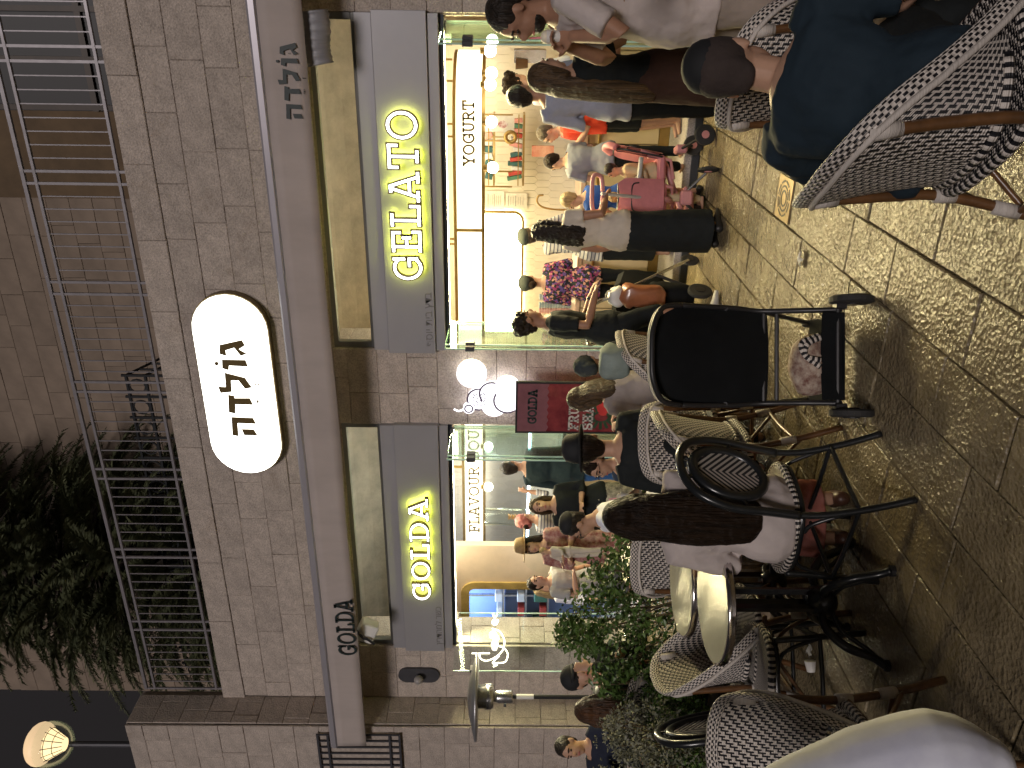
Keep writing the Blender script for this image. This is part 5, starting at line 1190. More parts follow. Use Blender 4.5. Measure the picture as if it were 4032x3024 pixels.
M_flower = mat('cream_flower_print', (.55, .47, .38), .8, ns=26, col2=(.12, .03, .02), var=.0, bump=.3, bs=12)
b = BM(); ell(b, (-.04, -.03, .25), (.15, .09, .11), seg=20, rings=12)
for v_ in b.verts: v_.co += Vector((noise.noise(v_.co*11), noise.noise(v_.co*11+Vector((5, 0, 0))), noise.noise(v_.co*9)))*.02
obj('bag_body', b, M_flower, bag, smooth=True)
for k in range(2):
    b = BM(); uvl = b.loops.layers.uv.new('UVMap'); tube(b, curve([(.10, -.10, .20+.03*k), (.06, -.125, .30+.03*k), (-.0, -.12, .31), (-.02-.03*k, -.12, .24)], 6), (.014, .004), 6, uvl=uvl, hint=(0, 1, 0)); obj('striped_strap', b, M_stripe, bag, smooth=True)
bag.location = st.location; bag.rotation_euler = st.rotation_euler
# pink strollers
M_pink = mat('pink_stroller_fabric', (.55, .20, .22), .6, ns=8, var=.12, bump=.2, bs=10); M_pinkp = mat('pink_plastic', (.62, .28, .28), .4, var=.08); M_greyp = mat('grey_bar', (.42, .42, .42), .4)
def pink(label, x, y, a, handle):
    t = empty('pink_stroller', label=label, cat='stroller', group='pink ride-on strollers')
    def bkp(u, v): z = .80-.38*v; return Vector(((1-2*u)*(.15-.05*max(0, (.15-v)/.15)), -.13+.07*v-.03*(1-(1-2*u)**2), z))
    obj('backrest', grid_surface(bkp, 10, 8, .05, lambda u, v: (u, v)), M_pink, t, smooth=True)
    ed = [bkp(0, v/8) for v in range(9)][::-1]+[bkp(u/8, 0) for u in range(9)]+[bkp(1, v/8) for v in range(9)]
    obj('black_piping', tube(BM(), ed, .009, 6), M_black, t, smooth=True); obj('pocket_piping', tube(BM(), curve([bkp(.1, .45)-Vector((0, .03, 0)), bkp(.2, .30)-Vector((0, .03, 0)), bkp(.8, .30)-Vector((0, .03, 0)), bkp(.9, .45)-Vector((0, .03, 0))], 4), .006, 6), M_black, t, smooth=True)
    obj('seat', box(BM(), (0, .05, .42), (.28, .26, .07), bev=.02), M_pink, t)
    obj('grey_guard_bar', tube(BM(), curve([(.17, -.05, .60), (.18, .16, .62), (0, .24, .62), (-.18, .16, .62), (-.17, -.05, .60)], 5), .020, 8), M_greyp, t, smooth=True)
    obj('main_tube', tube(BM(), curve([(0, -.10, .52), (0, -.04, .38), (0, .16, .30), (0, .36, .22)], 5), .026, 10), M_pinkp, t, smooth=True)
    obj('rear_axle', box(BM(), (0, -.15, .24), (.12, .07, .10), bev=.015), M_pinkp, t)
    for s in (-1, 1):
        obj('rear_stay', tube(BM(), [(.05*s, -.15, .24), (.19*s, -.22, .10)], .012, 8), M_black, t); wheel(t, (.215*s, -.23, .085), (1, 0, 0), .085, .03, hub=M_pinkp)
        obj('side_tube', tube(BM(), [(.14*s, -.11, .60), (.10*s, -.04, .34), (.03*s, .1, .30)], .014, 8), M_pinkp, t)
        obj('foot_rest', box(BM(), (.10*s, .30, .16), (.10, .14, .03), bev=.01), M_pinkp, t)
    obj('front_fork', tube(BM(), [(0, .36, .26), (0, .40, .10)], .02, 8), M_pinkp, t); wheel(t, (0, .40, .085), (1, 0, 0), .085, .035, hub=M_pinkp)
    if handle:
        obj('push_pole', tube(BM(), [(0, -.13, .60), (0, -.33, .96)], .014, 8), M_greyp, t)
        obj('pink_grip', tube(BM(), curve([(.02, -.33, .95), (.13, -.335, .965), (.13, -.37, 1.03), (0, -.375, 1.04), (-.13, -.37, 1.03), (-.13, -.335, .965), (-.02, -.33, .95)], 5), .017, 8), M_pinkp, t, smooth=True)
    else:
        obj('head_pad', tube(BM(), curve([(-.12, -.14, .80), (-.06, -.17, .86), (.06, -.17, .86), (.12, -.14, .80)], 5), (.025, .045), 8), M_pink, t, smooth=True)
    place(t, x, y, a); return t
a_ = G(2755, 720)
pink('pink stroller with a tall push handle held by the woman in the long black skirt', -1.50, 6.84, 200, True)
pink('pink stroller carrying the dark-haired toddler, parked at the counter', -1.27, 7.06, -70, False)
# grey pram frame hung with bags, pushed by the man in black
pr = empty('loaded_pushchair', label='pushchair hung with bags, pushed by the man in the black T-shirt', cat='stroller')
obj('seat_shell', box(BM(), (0, .05, .55), (.34, .30, .42), Matrix.Rotation(-.3, 3, 'X'), bev=.05), M_strf, pr)
obj('handle_bar', tube(BM(), curve([(.2, -.28, .86), (.2, -.40, 1.0), (0, -.43, 1.03), (-.2, -.40, 1.0), (-.2, -.28, .86)], 5), .016, 8), M_steel, pr, smooth=True)
for s in (-1, 1):
    obj('frame_tube', tube(BM(), [(.2*s, -.28, .86), (.22*s, .05, .42), (.22*s, .30, .10)], .014, 8), M_steel, pr); obj('rear_tube', tube(BM(), [(.22*s, .05, .42), (.24*s, -.22, .10)], .014, 8), M_black, pr)
    wheel(pr, (.25*s, -.24, .10), (1, 0, 0), .10, .035); wheel(pr, (.2*s, .33, .08), (1, 0, 0), .08, .03)
place(pr, -2.35, 6.75, 165)
def sack(nm, lab, c, r, m, cat='bag', handle=None, n=.03):
    t = empty(nm, c, label=lab, cat=cat); b = BM(); ell(b, (0, 0, 0), r, seg=20, rings=14)
    for v_ in b.verts:
        co = v_.co; sgn = lambda q: 1 if q > 0 else -1
        co.x = sgn(co.x)*r[0]*abs(co.x/r[0])**.6; co.y = sgn(co.y)*r[1]*abs(co.y/r[1])**.6; co.z = sgn(co.z)*r[2]*abs(co.z/r[2])**.7
        v_.co = co+Vector((noise.noise(co*13), noise.noise(co*13+Vector((7, 0, 0))), noise.noise(co*11)*.6))*n
    obj('bag_body', b, m, t, smooth=True)
    if handle: obj('handle', tube(BM(), curve([(-r[0]*.5, 0, r[2]*.9), (-r[0]*.35, 0, r[2]+.10), (r[0]*.35, 0, r[2]+.10), (r[0]*.5, 0, r[2]*.9)], 5), .007, 6), handle, t, smooth=True)
    return t
p = W(2530, 1165, 6.4); sack('plastic_bag', 'crumpled orange brown carrier bag hanging from the pushchair of the man in black', p, (.10, .08, .19), mat('orange_brown_bag', (.30, .11, .05), .35, ns=6, var=.3, coat=.4), handle=M_white)
p = W(2425, 1165, 6.42); sack('white_bag', 'bunched white bag on top of the hanging orange brown bag', p, (.08, .06, .07), M_white)
p = W(2640, 1170, 6.55); sack('black_backpack', 'black backpack with pale printed lines under the orange brown bag', p, (.13, .10, .20), M_strf)
M_jacket = mat('dark_jacket', (.03, .04, .045), .85, bump=.3, bs=6); M_teal = mat('grey_green_cloth', (.22, .27, .25), .85, bump=.3, bs=6)
# ================================================================== PEOPLE
def cloth(name, col, col2=None, ns=5, var=.12, rough=.85, fold=.35, **k): return mat('cloth_'+name, col, rough, ns=ns, var=var, col2=col2, bump=fold, bs=5, bdist=.04, spec=.25, **k)
def striped(name, c1, c2, per=.035, axis=2):
    m = mat('cloth_'+name, c1, .8, var=0); n, l, b = nodes_of(m); tc = n.new('ShaderNodeTexCoord'); sp = n.new('ShaderNodeSeparateXYZ'); l.new(tc.outputs['Object'], sp.inputs[0])
    d = n.new('ShaderNodeMath'); d.operation = 'DIVIDE'; l.new(sp.outputs[axis], d.inputs[0]); d.inputs[1].default_value = per; f = n.new('ShaderNodeMath'); f.operation = 'FRACT'; l.new(d.outputs[0], f.inputs[0])
    g = n.new('ShaderNodeMath'); g.operation = 'LESS_THAN'; l.new(f.outputs[0], g.inputs[0]); g.inputs[1].default_value = .32; mx = n.new('ShaderNodeMix'); mx.data_type = 'RGBA'; l.new(g.outputs[0], mx.inputs[0]); mx.inputs[6].default_value = (*c1, 1); mx.inputs[7].default_value = (*c2, 1); l.new(mx.outputs[2], b.inputs['Base Color']); return m
def floral():
    m = mat('cloth_floral', (.02, .015, .03), .8, var=0); n, l, b = nodes_of(m); tc = n.new('ShaderNodeTexCoord'); v = n.new('ShaderNodeTexVoronoi'); v.inputs['Scale'].default_value = 48; l.new(tc.outputs['Object'], v.inputs[0])
    z = n.new('ShaderNodeTexNoise'); z.inputs['Scale'].default_value = 20; l.new(tc.outputs['Object'], z.inputs[0])
    r = n.new('ShaderNodeValToRGB'); l.new(v.outputs['Color'], r.inputs[0]); e = r.color_ramp.elements; e[0].color = (.015, .012, .02, 1); e[1].color = (.55, .25, .17, 1); r.color_ramp.interpolation = 'CONSTANT'
    for p, c in ((.34, (.14, .08, .30, 1)), (.48, (.02, .03, .03, 1)), (.60, (.32, .05, .16, 1)), (.72, (.62, .33, .24, 1))): q = e.new(p); q.color = c
    l.new(r.outputs[0], b.inputs['Base Color']); return m
def hairmat(name, c, c2, sheen=.35):
    return mat('hair_'+name, c, .42, ns=16, var=.3, col2=c2, bump=.9, bs=34, stretch=(3.2, 3.2, .22), spec=sheen, bdist=.02)
H_black = hairmat('black', (.010, .008, .007), (.035, .024, .016)); H_dark = hairmat('dark_brown', (.009, .006, .004), (.028, .016, .009), .15); H_brown = hairmat('brown_gold', (.022, .014, .008), (.12, .07, .03)); H_blond = hairmat('sandy', (.30, .20, .09), (.55, .40, .2)); H_grey = hairmat('grey_brown', (.05, .035, .022), (.13, .10, .07))
FOLD = bpy.data.textures.new('folds', 'CLOUDS'); FOLD.noise_scale = .11; FOLD.noise_depth = 2
CURL = bpy.data.textures.new('curls', 'CLOUDS'); CURL.noise_scale = .028
def remesh(o, vox, disp=0, tex=None, sm=2):
    r = o.modifiers.new('r', 'REMESH'); r.mode = 'VOXEL'; r.voxel_size = vox; r.use_smooth_shade = True
    if sm: s = o.modifiers.new('s', 'SMOOTH'); s.iterations = sm; s.factor = .5
    if disp: d = o.modifiers.new('d', 'DISPLACE'); d.texture = tex or FOLD; d.strength = disp; d.mid_level = .5; d.texture_coords = 'LOCAL'
ARMS = {'down': ((.05, -.02, -.29), (.06, .06, -.54)), 'eat': ((.07, .03, -.27), (-.07, .24, -.10)), 'fwd': ((.04, .12, -.25), (-.02, .37, -.27)), 'fold': ((.07, .03, -.27), (-.12, .21, -.24)),
        'up': ((.10, .22, -.08), (.08, .30, .18)), 'lap': ((.06, .05, -.27), (-.03, .27, -.35)), 'phone': ((.05, .06, -.26), (-.09, .28, -.16)), 'elbow_out': ((.16, .10, -.22), (.02, .30, -.28)),
        'push': ((.06, -.02, -.28), (.02, .24, -.34)), 'hip': ((.12, -.06, -.25), (.10, .10, -.42))}
def person(label, head=None, Y=None, face=0, seat=False, H=None, zt=None, pos=None, lean=0, nod=0, turn=0, arms=('down', 'down'), skin=M_skin, hair=('short', H_black), top=None, bottom=None, shoes=None, vox=.012, facefeat=True, legs=None, wide=1.0, base=0, tilt=0, extra=None, seath=.46, drape=None):
    """head: pixel of the top of the head, Y: its world depth; a seated figure's pelvis follows from the spine"""
    if pos is None: hp_ = W(*head, Y); zt = hp_.z; px, py = hp_.x, hp_.y
    else: px, py = pos
    zt_ = (zt if zt is not None else H)-base
    if seat: s = (H or 1.68)/1.70
    else: s = (H/1.70) if H else zt_/1.70
    lr = radians(lean); nr = radians(lean*.4+nod)
    t_ = Vector((sin(radians(tilt)), sin(lr), cos(lr))).normalized()
    P0 = Vector((0, 0, (.93*s if not seat else seath+.085*s)))
    neck = P0+t_*.50*s; hn = Vector((sin(radians(tilt))*.5, sin(nr), cos(nr))).normalized(); hc = neck+hn*.155*s
    top_z = hc.z+.115*s
    if seat or H:    # slide the figure vertically to the observed head height only through the spine length
        k = (zt_-P0.z)/(top_z-P0.z); k = max(.76, min(1.15, k)) if seat else 1
        neck = P0+t_*.50*s*k; hc = neck+hn*.155*s
    root = empty('person', label=label, cat='person')
    fa = radians(face); F = Vector((sin(fa), -cos(fa), 0)); Xr = Vector((-cos(fa), -sin(fa), 0))
    root.location = Vector((px, py, base))-F*hc.y-Xr*hc.x; root.location.z = base; root.rotation_euler = (0, 0, fa+pi)
    side = Vector((1, 0, 0)); fw_ = side.cross(t_)*-1
    sh = P0+(neck-P0)*.90
    def ringp(f): return P0+(neck-P0)*f
    wsc = s*wide
    def torso(b, inf=0, lo=-.16, hi=1.0, flare=0):
        prof = [(-.20, .135, .10), (-.08, .165, .115), (.10, .158, .108), (.35, .130, .095), (.62, .155, .108), (.84, .172, .098), (.95, .125, .078), (1.03, .062, .06)]
        pts, rr = [], []
        for f, a, c in prof:
            if f < lo-.05 or f > hi+.05: continue
            pts.append(ringp(f)); e = inf+(flare*max(0, (.35-f)) if f < .35 else 0); rr.append((a*wsc+e, c*wsc+e))
        tube(b, pts, rr, 20, hint=(0, 1, 0), dome=False)
    J = {}
    for sg, nm in ((1, arms[0]), (-1, arms[1])):
        e, w_ = ARMS[nm] if isinstance(nm, str) else nm
        S0 = sh+side*sg*.158*wsc; cvt = lambda q: Vector((q[0]*sg, q[1], q[2]))*s
        J[sg] = (S0, S0+cvt(e), S0+cvt(w_))
    L = {}
    for sg in (1, -1):
        hip = P0+Vector((sg*.088*wsc, 0, -.03*s))
        if legs: kn, an = [Vector((q[0]*sg, q[1], q[2]))*s for q in legs[0 if sg > 0 else 1]]
        elif seat: kn = Vector((sg*.10*s, .41*s, seath+.05)); an = Vector((sg*.10*s, .43*s, .085))
        else: kn = Vector((sg*.095*s, .02*s, .49*s)); an = Vector((sg*.095*s, -.01*s, .085*s))
        L[sg] = (hip, kn, an)
    # ---- continuous body
    b = BM(); torso(b)
    tube(b, [ringp(.93), neck+hn*.02*s, hc-hn*.03*s], [.062*s, .052*s, .052*s], 12, dome=True)
    # head
    fv = side.cross(hn).normalized()*-1
    if fv.y < 0: fv = -fv
    ty = Matrix.Rotation(radians(turn), 3, hn); hf = ty @ fv; hs = hf.cross(hn)
    Rh = Matrix((hs, hf, hn)).transposed(); hp2 = lambda x, y, z: hc+(hs*x+hf*y+hn*z)*s
    ell(b, hp2(0, -.012, .018), (.076*s, .094*s, .096*s), Rh, 18, 12); ell(b, hp2(0, .028, -.040), (.058*s, .062*s, .078*s), Rh, 16, 10)
    ell(b, hp2(0, .092, -.018), (.013*s, .020*s, .024*s), Rh, 8, 6); ell(b, hp2(0, .060, -.098), (.024*s, .024*s, .018*s), Rh, 8, 6)
    for sg in (1, -1): ell(b, hp2(.078*sg, -.008, -.010), (.010*s, .020*s, .032*s), Rh, 8, 6); ell(b, hp2(.032*sg, .064, .030), (.022*s, .018*s, .010*s), Rh, 8, 6)
    for sg in (1, -1):
        S0, El, Wr = J[sg]; tube(b, [S0-side*sg*.03*s, S0, S0.lerp(El, .5), El, El.lerp(Wr, .3), Wr], [.050*s, .050*s, .043*s, .037*s, .038*s, .026*s], 12, dome=True)
        hd = (Wr-El).normalized(); u_ = hd.cross(Vector((0, 0, 1))); u_ = u_.normalized() if u_.length > .2 else Vector((1, 0, 0)) if abs(hd.x) < .5 else Vector((0, 1, 0)); n_ = u_.cross(hd).normalized()
        if nm_down := (hd.z < -.7): u_ = Vector((0, 1, 0)); u_ = (u_-hd*u_.dot(hd)).normalized(); n_ = u_.cross(hd).normalized()*sg
        pc = Wr+hd*.045*s; Rp = Matrix((u_, hd, n_)).transposed(); ell(b, pc, (.040*s, .050*s, .017*s), Rp, 12, 8)
        for q, ln in ((-.029, .052), (-.010, .062), (.010, .058), (.029, .044)):
            k0 = pc+hd*.036*s+u_*q*s; k1 = k0+hd*ln*.55*s-n_*.008*s; k2 = k1+hd*ln*.35*s-n_*.026*s; tube(b, [k0, k1, k2], [.0088*s, .0080*s, .0068*s], 6, dome=True)
        th0 = pc-hd*.020*s+u_*.030*s*(1 if sg < 0 else -1)*-1; tdir = (u_*(1 if sg < 0 else -1)*-.6+hd*.8-n_*.35).normalized(); tube(b, [th0, th0+tdir*.030*s, th0+tdir*.052*s+hd*.006*s], [.012*s, .010*s, .008*s], 6, dome=True)
        hip, kn, an = L[sg]; tube(b, [hip, hip.lerp(kn, .5), kn, kn.lerp(an, .35), an], [.082*s, .072*s, .054*s, .053*s, .036*s], 14, dome=True)
        ft = Vector((0, 1, 0)); tube(b, [an+Vector((0, -.02*s, -.045*s)), an+ft*.07*s+Vector((0, 0, -.052*s)), an+ft*.15*s+Vector((0, 0, -.062*s))], [(.030*s, .034*s), (.040*s, .028*s), (.034*s, .018*s)], 10, dome=True, hint=(0, 0, 1))
    body = obj('body', b, skin, root); remesh(body, vox, 0)
    if facefeat:
        for sg in (1, -1):
            b = BM(); ell(b, hp2(.031*sg, .074, .006), (.014*s, .010*s, .007*s), Rh, 8, 6); obj('eye', b, M_eye, root, smooth=True)
            b = BM(); tube(b, [hp2(.014*sg, .088, .030), hp2(.034*sg, .085, .035), hp2(.050*sg, .072, .028)], .0045*s, 5); obj('eyebrow', b, hair[1], root)
        b = BM(); ell(b, hp2(0, .084, -.062), (.023*s, .010*s, .007*s), Rh, 10, 6); obj('lips', b, M_lip, root, smooth=True)
    # ---- top
    if top:
        m, sleeve, hem = top[:3]; tkind = top[3] if len(top) > 3 else ''
        b = BM(); torso(b, .016*s, lo=-.20 if hem > .12 else -.08, hi=.97, flare=.06 if hem > .12 else .02)
        if hem > .15 and not seat: tube(b, [ringp(.1), ringp(-.22), ringp(-hem*2)], [(.176*wsc, .13*wsc), (.186*wsc, .145*wsc), (.19*wsc, .15*wsc)], 20, hint=(0, 1, 0))
        for sg in (1, -1):
            S0, El, Wr = J[sg]; A = [S0-side*sg*.05*s, S0+Vector((0, 0, .004*s))]; R_ = [.066*s, .067*s]
            if sleeve > 0:
                if sleeve <= .5: A += [S0.lerp(El, sleeve*1.5)]; R_ += [.064*s]
                else: A += [S0.lerp(El, .5), El, El.lerp(Wr, .5 if sleeve < 1 else .97)]; R_ += [.060*s, .053*s, .046*s if sleeve < 1 else .040*s]
            if sleeve > 0: tube(b, A, R_, 12, dome=False)
        
        if drape:
            Mi = (Matrix.Translation(root.location) @ Matrix.Rotation(fa+pi, 4, 'Z')).inverted(); tube(b, curve([Mi @ W(*q[:3]) for q in drape], 3), [drape[min(len(drape)-1, i//3)][3]*(1-(i % 3)/3)+drape[min(len(drape)-1, i//3+1)][3]*((i % 3)/3) for i in range(3*(len(drape)-1)+1)], 16, dome=True)
        tp = obj('shirt', b, m, root); remesh(tp, max(vox, .011), (.006 if drape else .026)*s, sm=6 if drape else 2)
    if bottom:
        kind, m, ln = bottom[:3]
        b = BM(); nm = 'trousers'
        if kind in ('trousers', 'shorts'):
            tube(b, [ringp(.16), ringp(-.05), ringp(-.20)], [(.150*wsc, .108*wsc), (.176*wsc, .125*wsc), (.15*wsc, .11*wsc)], 18, hint=(0, 1, 0))
            for sg in (1, -1):
                hip, kn, an = L[sg]; A = [hip, hip.lerp(kn, .5), kn.lerp(hip, .05)]; R_ = [.098*s, .088*s, .072*s]
                if kind == 'trousers': A += [kn.lerp(an, .5), an+Vector((0, 0, .01))]; R_ += [.066*s, .062*s]
                tube(b, A, R_, 14, dome=True)
            nm = kind
        else:
            nm = 'skirt'; hz = ln
            if not seat:
                c = P0.copy(); A = [ringp(.30), ringp(.0), c.lerp(Vector((0, 0, hz*s)), .45), Vector((0, .01, hz*s))]; fl = bottom[3] if len(bottom) > 3 else 1
                R_ = [(.142*wsc, .11*wsc), (.19*wsc, .15*wsc), (.20*wsc*(.75+.25*fl), .17*wsc), (.225*wsc*fl, .19*wsc*fl)]
                tube(b, A, R_, 22, hint=(0, 1, 0))
            else:
                tube(b, [ringp(.2), ringp(-.1)], [(.15*wsc, .12*wsc), (.19*wsc, .14*wsc)], 18, hint=(0, 1, 0)); kz = (L[1][1]+L[-1][1])/2
                tube(b, [P0+Vector((0, -.02, -.02)), P0.lerp(kz, .6), kz+Vector((0, .02, -.01)), Vector((0, kz.y+.04, hz))], [(.18*wsc, .11*wsc), (.185*wsc, .095*wsc), (.18*wsc, .085*wsc), (.2*wsc, .11*wsc)], 18, dome=False)
        bo = obj(nm, b, m, root); remesh(bo, max(vox, .011), .020*s)
    if shoes:
        for sg in (1, -1):
            an = L[sg][2]; b = BM(); tube(b, [an+Vector((0, -.045*s, -.045*s)), an+Vector((0, .03*s, -.038*s)), an+Vector((0, .12*s, -.055*s)), an+Vector((0, .185*s, -.062*s))], [(.038*s, .042*s), (.044*s, .045*s), (.045*s, .028*s), (.036*s, .020*s)], 12, dome=True, hint=(0, 0, 1)); obj('shoe', b, shoes, root, smooth=True)
    # ---- hair and headwear
    kind, hm = hair[:2]; hl = hair[2] if len(hair) > 2 else .3
    if kind != 'none':
        b = BM(); ell(b, hp2(0, -.026, .034), (.086*s, .098*s, .098*s), Rh, 20, 12)
        if kind in ('short', 'curly'): tube(b, [hp2(0, -.075, .0), hp2(0, -.062, -.055)], [(.066*s, .040*s), (.052*s, .03*s)], 12, dome=True)
        if kind == 'curly':
            for k in range(22): a = k*2.4; ell(b, hp2(.085*cos(a), -.025+.085*sin(a), .045+.05*(k/22)), (.026*s,)*3)
        if kind in ('long', 'longcurly'):
            bk_ = [hp2(0, -.055, .03), hp2(0, -.085, -.07)]; ln = 0; q = bk_[-1]; dn = Vector((0, 0, -1)); bd = -t_
            while ln < hl: st_ = min(.09, hl-ln)+1e-4; q = q+(bd*.75+dn*.25).normalized()*st_*s-Vector((0, .006, 0)); bk_.append(q.copy()); ln += st_
            n = len(bk_); wv = hair[3] if len(hair) > 3 else 1
            tube(b, bk_, [((.086+.035*min(i/3, 1)*wv-.055*max(0, (i/(n-1)-.6)))*s*(1 if i < n-1 else .55), (.052-.012*i/n)*s) for i in range(n)], 16, hint=(0, 1, 0), dome=False)
            for sg in (1, -1): tube(b, [hp2(.064*sg, .02, .055), hp2(.084*sg, -.012, -.02), hp2(.082*sg, -.035, -.12)], [(.018*s, .03*s), (.022*s, .038*s), (.02*s, .035*s)], 10, dome=True)
        if kind == 'bun': ell(b, hp2(0, -.13, -.02), (.045*s,)*3); tube(b, [hp2(0, -.07, .0), hp2(0, -.09, -.05)], [(.06*s, .04*s), (.04*s, .03*s)], 10, dome=True)
        ho = obj('hair', b, hm, root); remesh(ho, max(.008*s, vox*.8), .016 if kind in ('curly', 'longcurly') else .006, CURL if kind in ('curly', 'longcurly') else CURL, 1)
        if kind in ('curly', 'longcurly'): ho.modifiers['d'].strength = .03
    for ex in (extra or []):
        k = ex[0]
        if k == 'kippa':
            b = BM(); c0 = hp2(0, -.055, .055); V_ = []; r_ = ex[2] if len(ex) > 2 else .085
            dirk = (hf*-.45+hn*.9).normalized(); Rk = Matrix((hs, dirk.cross(hs), dirk)).transposed()
            ell(b, hp2(0, -.026, .034)+dirk*.042*s, (r_*s, r_*s, .068*s), Rk, 20, 10); o = obj('skullcap', b, ex[1], root, smooth=True)
        elif k == 'fedora':
            b = BM(); tube(b, [hp2(0, -.01, .055), hp2(0, -.012, .10), hp2(0, -.015, .155), hp2(0, -.015, .175)], [(.096*s, .110*s), (.092*s, .105*s), (.080*s, .092*s), (.05*s, .06*s)], 20, hint=hf, dome=False)
            ob = obj('hat_crown', b, ex[1], root, smooth=True); b = BM(); br = ex[2] if len(ex) > 2 else .155
            tube(b, [hp2(0, -.01, .050), hp2(0, -.01, .058), hp2(0, -.01, .064)], [(.09*s, .1*s), (br*s, br*1.08*s), (br*.98*s, br*1.06*s)], 28, hint=hf); obj('hat_brim', b, ex[1], root, smooth=True)
        elif k == 'cap':
            b = BM(); ell(b, hp2(0, -.015, .045), (.092*s, .108*s, .088*s), Rh, 20, 10); obj('cap', b, ex[1], root, smooth=True); b = BM(); tube(b, [hp2(0, .075, .052), hp2(0, .135, .040), hp2(0, .155, .034)], [(.07*s, .008*s), (.06*s, .008*s), (.03*s, .006*s)], 12, hint=hn); obj('cap_peak', b, ex[1], root, smooth=True)
        elif k == 'scarf':
            b = BM(); ell(b, hp2(0, -.03, .035), (.090*s, .108*s, .100*s), Rh, 18, 12); ell(b, hp2(0, -.10, -.03), (.06*s, .06*s, .07*s), Rh); o = obj('head_scarf', b, ex[1], root); remesh(o, .010, .02, CURL)
        elif k == 'beard':
            b = BM(); ell(b, hp2(0, .040, -.084), (.051*s, .050*s, .041*s), Rh, 14, 8); obj('beard', b, hair[1], root, smooth=True)
        elif k == 'glasses':
            b = BM()
            for sg in (1, -1): tube(b, [hp2(.032*sg+.021*cos(q), .099, .004+.017*sin(q)) for q in [2*pi*i/12 for i in range(12)]], .0022*s, 4, closed=True); tube(b, [hp2(.053*sg, .097, .006), hp2(.078*sg, .0, .004)], .0022*s, 4)
            tube(b, [hp2(-.011, .1, .006), hp2(.011, .1, .006)], .0022*s, 4); obj('glasses', b, M_black, root)
        elif k == 'cup':
            Wr = J[ex[1]][2]; El = J[ex[1]][1]; h_ = Wr+(Wr-El).normalized()*.085*s+Vector((0, 0, .02)); b = BM(); tube(b, [h_+Vector((0, 0, -.04)), h_+Vector((0, 0, .04))], [.024, .034], 12)
            o = obj('ice_cream_cup', b, ex[2], None, label=ex[3], cat='cup'); o.matrix_world = Matrix.Translation(root.location) @ Matrix.Rotation(fa+pi, 4, 'Z')
            b = BM(); ell(b, h_+Vector((0, 0, .045)), (.03, .03, .022)); obj('ice_cream', b, mat('ice_cream_cream', (.75, .68, .52), .5), o, smooth=True); b = BM(); tube(b, [h_+Vector((.01, 0, .04)), h_+Vector((.03, .0, .12))], .004, 5); obj('spoon', b, mat('pink_spoon', (.8, .25, .35), .4), o)
        elif k == 'strap':
            b = BM(); tube(b, curve([sh+side*.12*wsc+Vector((0, -.07, .06))*s, ringp(.5)+Vector((0, -.125*s, 0)), ringp(.1)-side*.17*wsc+Vector((0, -.06*s, 0))], 5), (.014, .004), 6, hint=(0, 1, 0)); obj('bag_strap', b, ex[1], root)
        elif k == 'watch':
            S0, El, Wr = J[ex[1]]; d = (Wr-El).normalized(); obj('wrist_band', tube(BM(), [Wr-d*.035*s, Wr-d*.012*s], .031*s, 12), ex[2], root, smooth=True)
    return root
C_white = cloth('warm_white', (.52, .46, .44)); C_blue = cloth('light_blue', (.32, .34, .42)); C_black = cloth('black', (.014, .017, .018)); C_navy = cloth('teal_navy', (.018, .032, .046)); C_brown = cloth('dark_brown_skirt', (.055, .028, .020))
C_grey = cloth('slate_grey', (.20, .21, .25)); C_red = cloth('tomato_red', (.62, .06, .03)); C_royal = cloth('royal_blue', (.02, .07, .30)); C_cream = cloth('cream', (.58, .52, .44)); C_beige = cloth('beige', (.50, .40, .25)); C_salmon = cloth('salmon_print', (.45, .10, .05), col2=(.45, .22, .20), ns=7, var=.3)
C_light = cloth('bright_white', (.80, .82, .98), fold=.10); C_sand = cloth('sand_trousers', (.33, .28, .24)); C_rust = cloth('rust', (.28, .06, .03)); C_maroon = cloth('maroon_print', (.25, .04, .05), col2=(.5, .35, .3), ns=20); C_patt = cloth('black_cream_print', (.03, .03, .03), col2=(.55, .5, .42), ns=16, var=.1)
C_check = striped('blue_grey_stripe', (.50, .49, .50), (.10, .11, .16)); C_floral = floral(); M_hat = mat('black_felt', (.012, .013, .015), .8, bump=.1); M_straw = mat('tan_felt_hat', (.33, .22, .10), .8, ns=30, bump=.3); M_scarf = mat('burgundy_head_scarf', (.22, .02, .03), .6, ns=18, col2=(.5, .2, .18)); M_kip = mat('grey_green_cap', (.05, .06, .05), .8, ns=12); M_shoe = mat('dark_shoe', (.02, .02, .02), .4); M_white_shoe = mat('pale_shoe', (.5, .5, .48), .6)
# -- standing, right side
person('bearded man in a plain white T-shirt eating from a cup at the right edge', (1925, 62), 4.15, face=-72, top=(C_white, .5, .2), bottom=('trousers', C_sand, 1), hair=('short', H_black), skin=M_skin_d, arms=(((.10, .15, -.25), (-.10, .14, -.03)), ((.08, .17, -.24), (-.10, .13, -.05))), nod=12, vox=.008, shoes=M_shoe, extra=[('beard',), ('cup', -1, M_white, 'small ice cream cup held by the man in the white T-shirt')])
person('person in a white short sleeve top and rust skirt, cut off by the right edge', pos=(.33, 3.55), zt=1.66, face=-60, top=(C_light, .5, .15), bottom=('skirt', C_rust, .3, 1), hair=('long', H_dark, .3), arms=('eat', 'eat'), vox=.010, extra=[('cup', -1, mat('lemon_cup', (.7, .6, .12), .5), 'yellow ice cream cup held at the right edge')])
person('woman with waist-long straight hair, black top and long dark brown skirt', (2085, 290), 5.2, face=128, top=(C_black, .5, .12), bottom=('skirt', C_brown, .12, 1.1), hair=('long', H_brown, .62, .8), arms=('fwd', 'fwd'), turn=-8, nod=2, vox=.009, shoes=M_shoe)
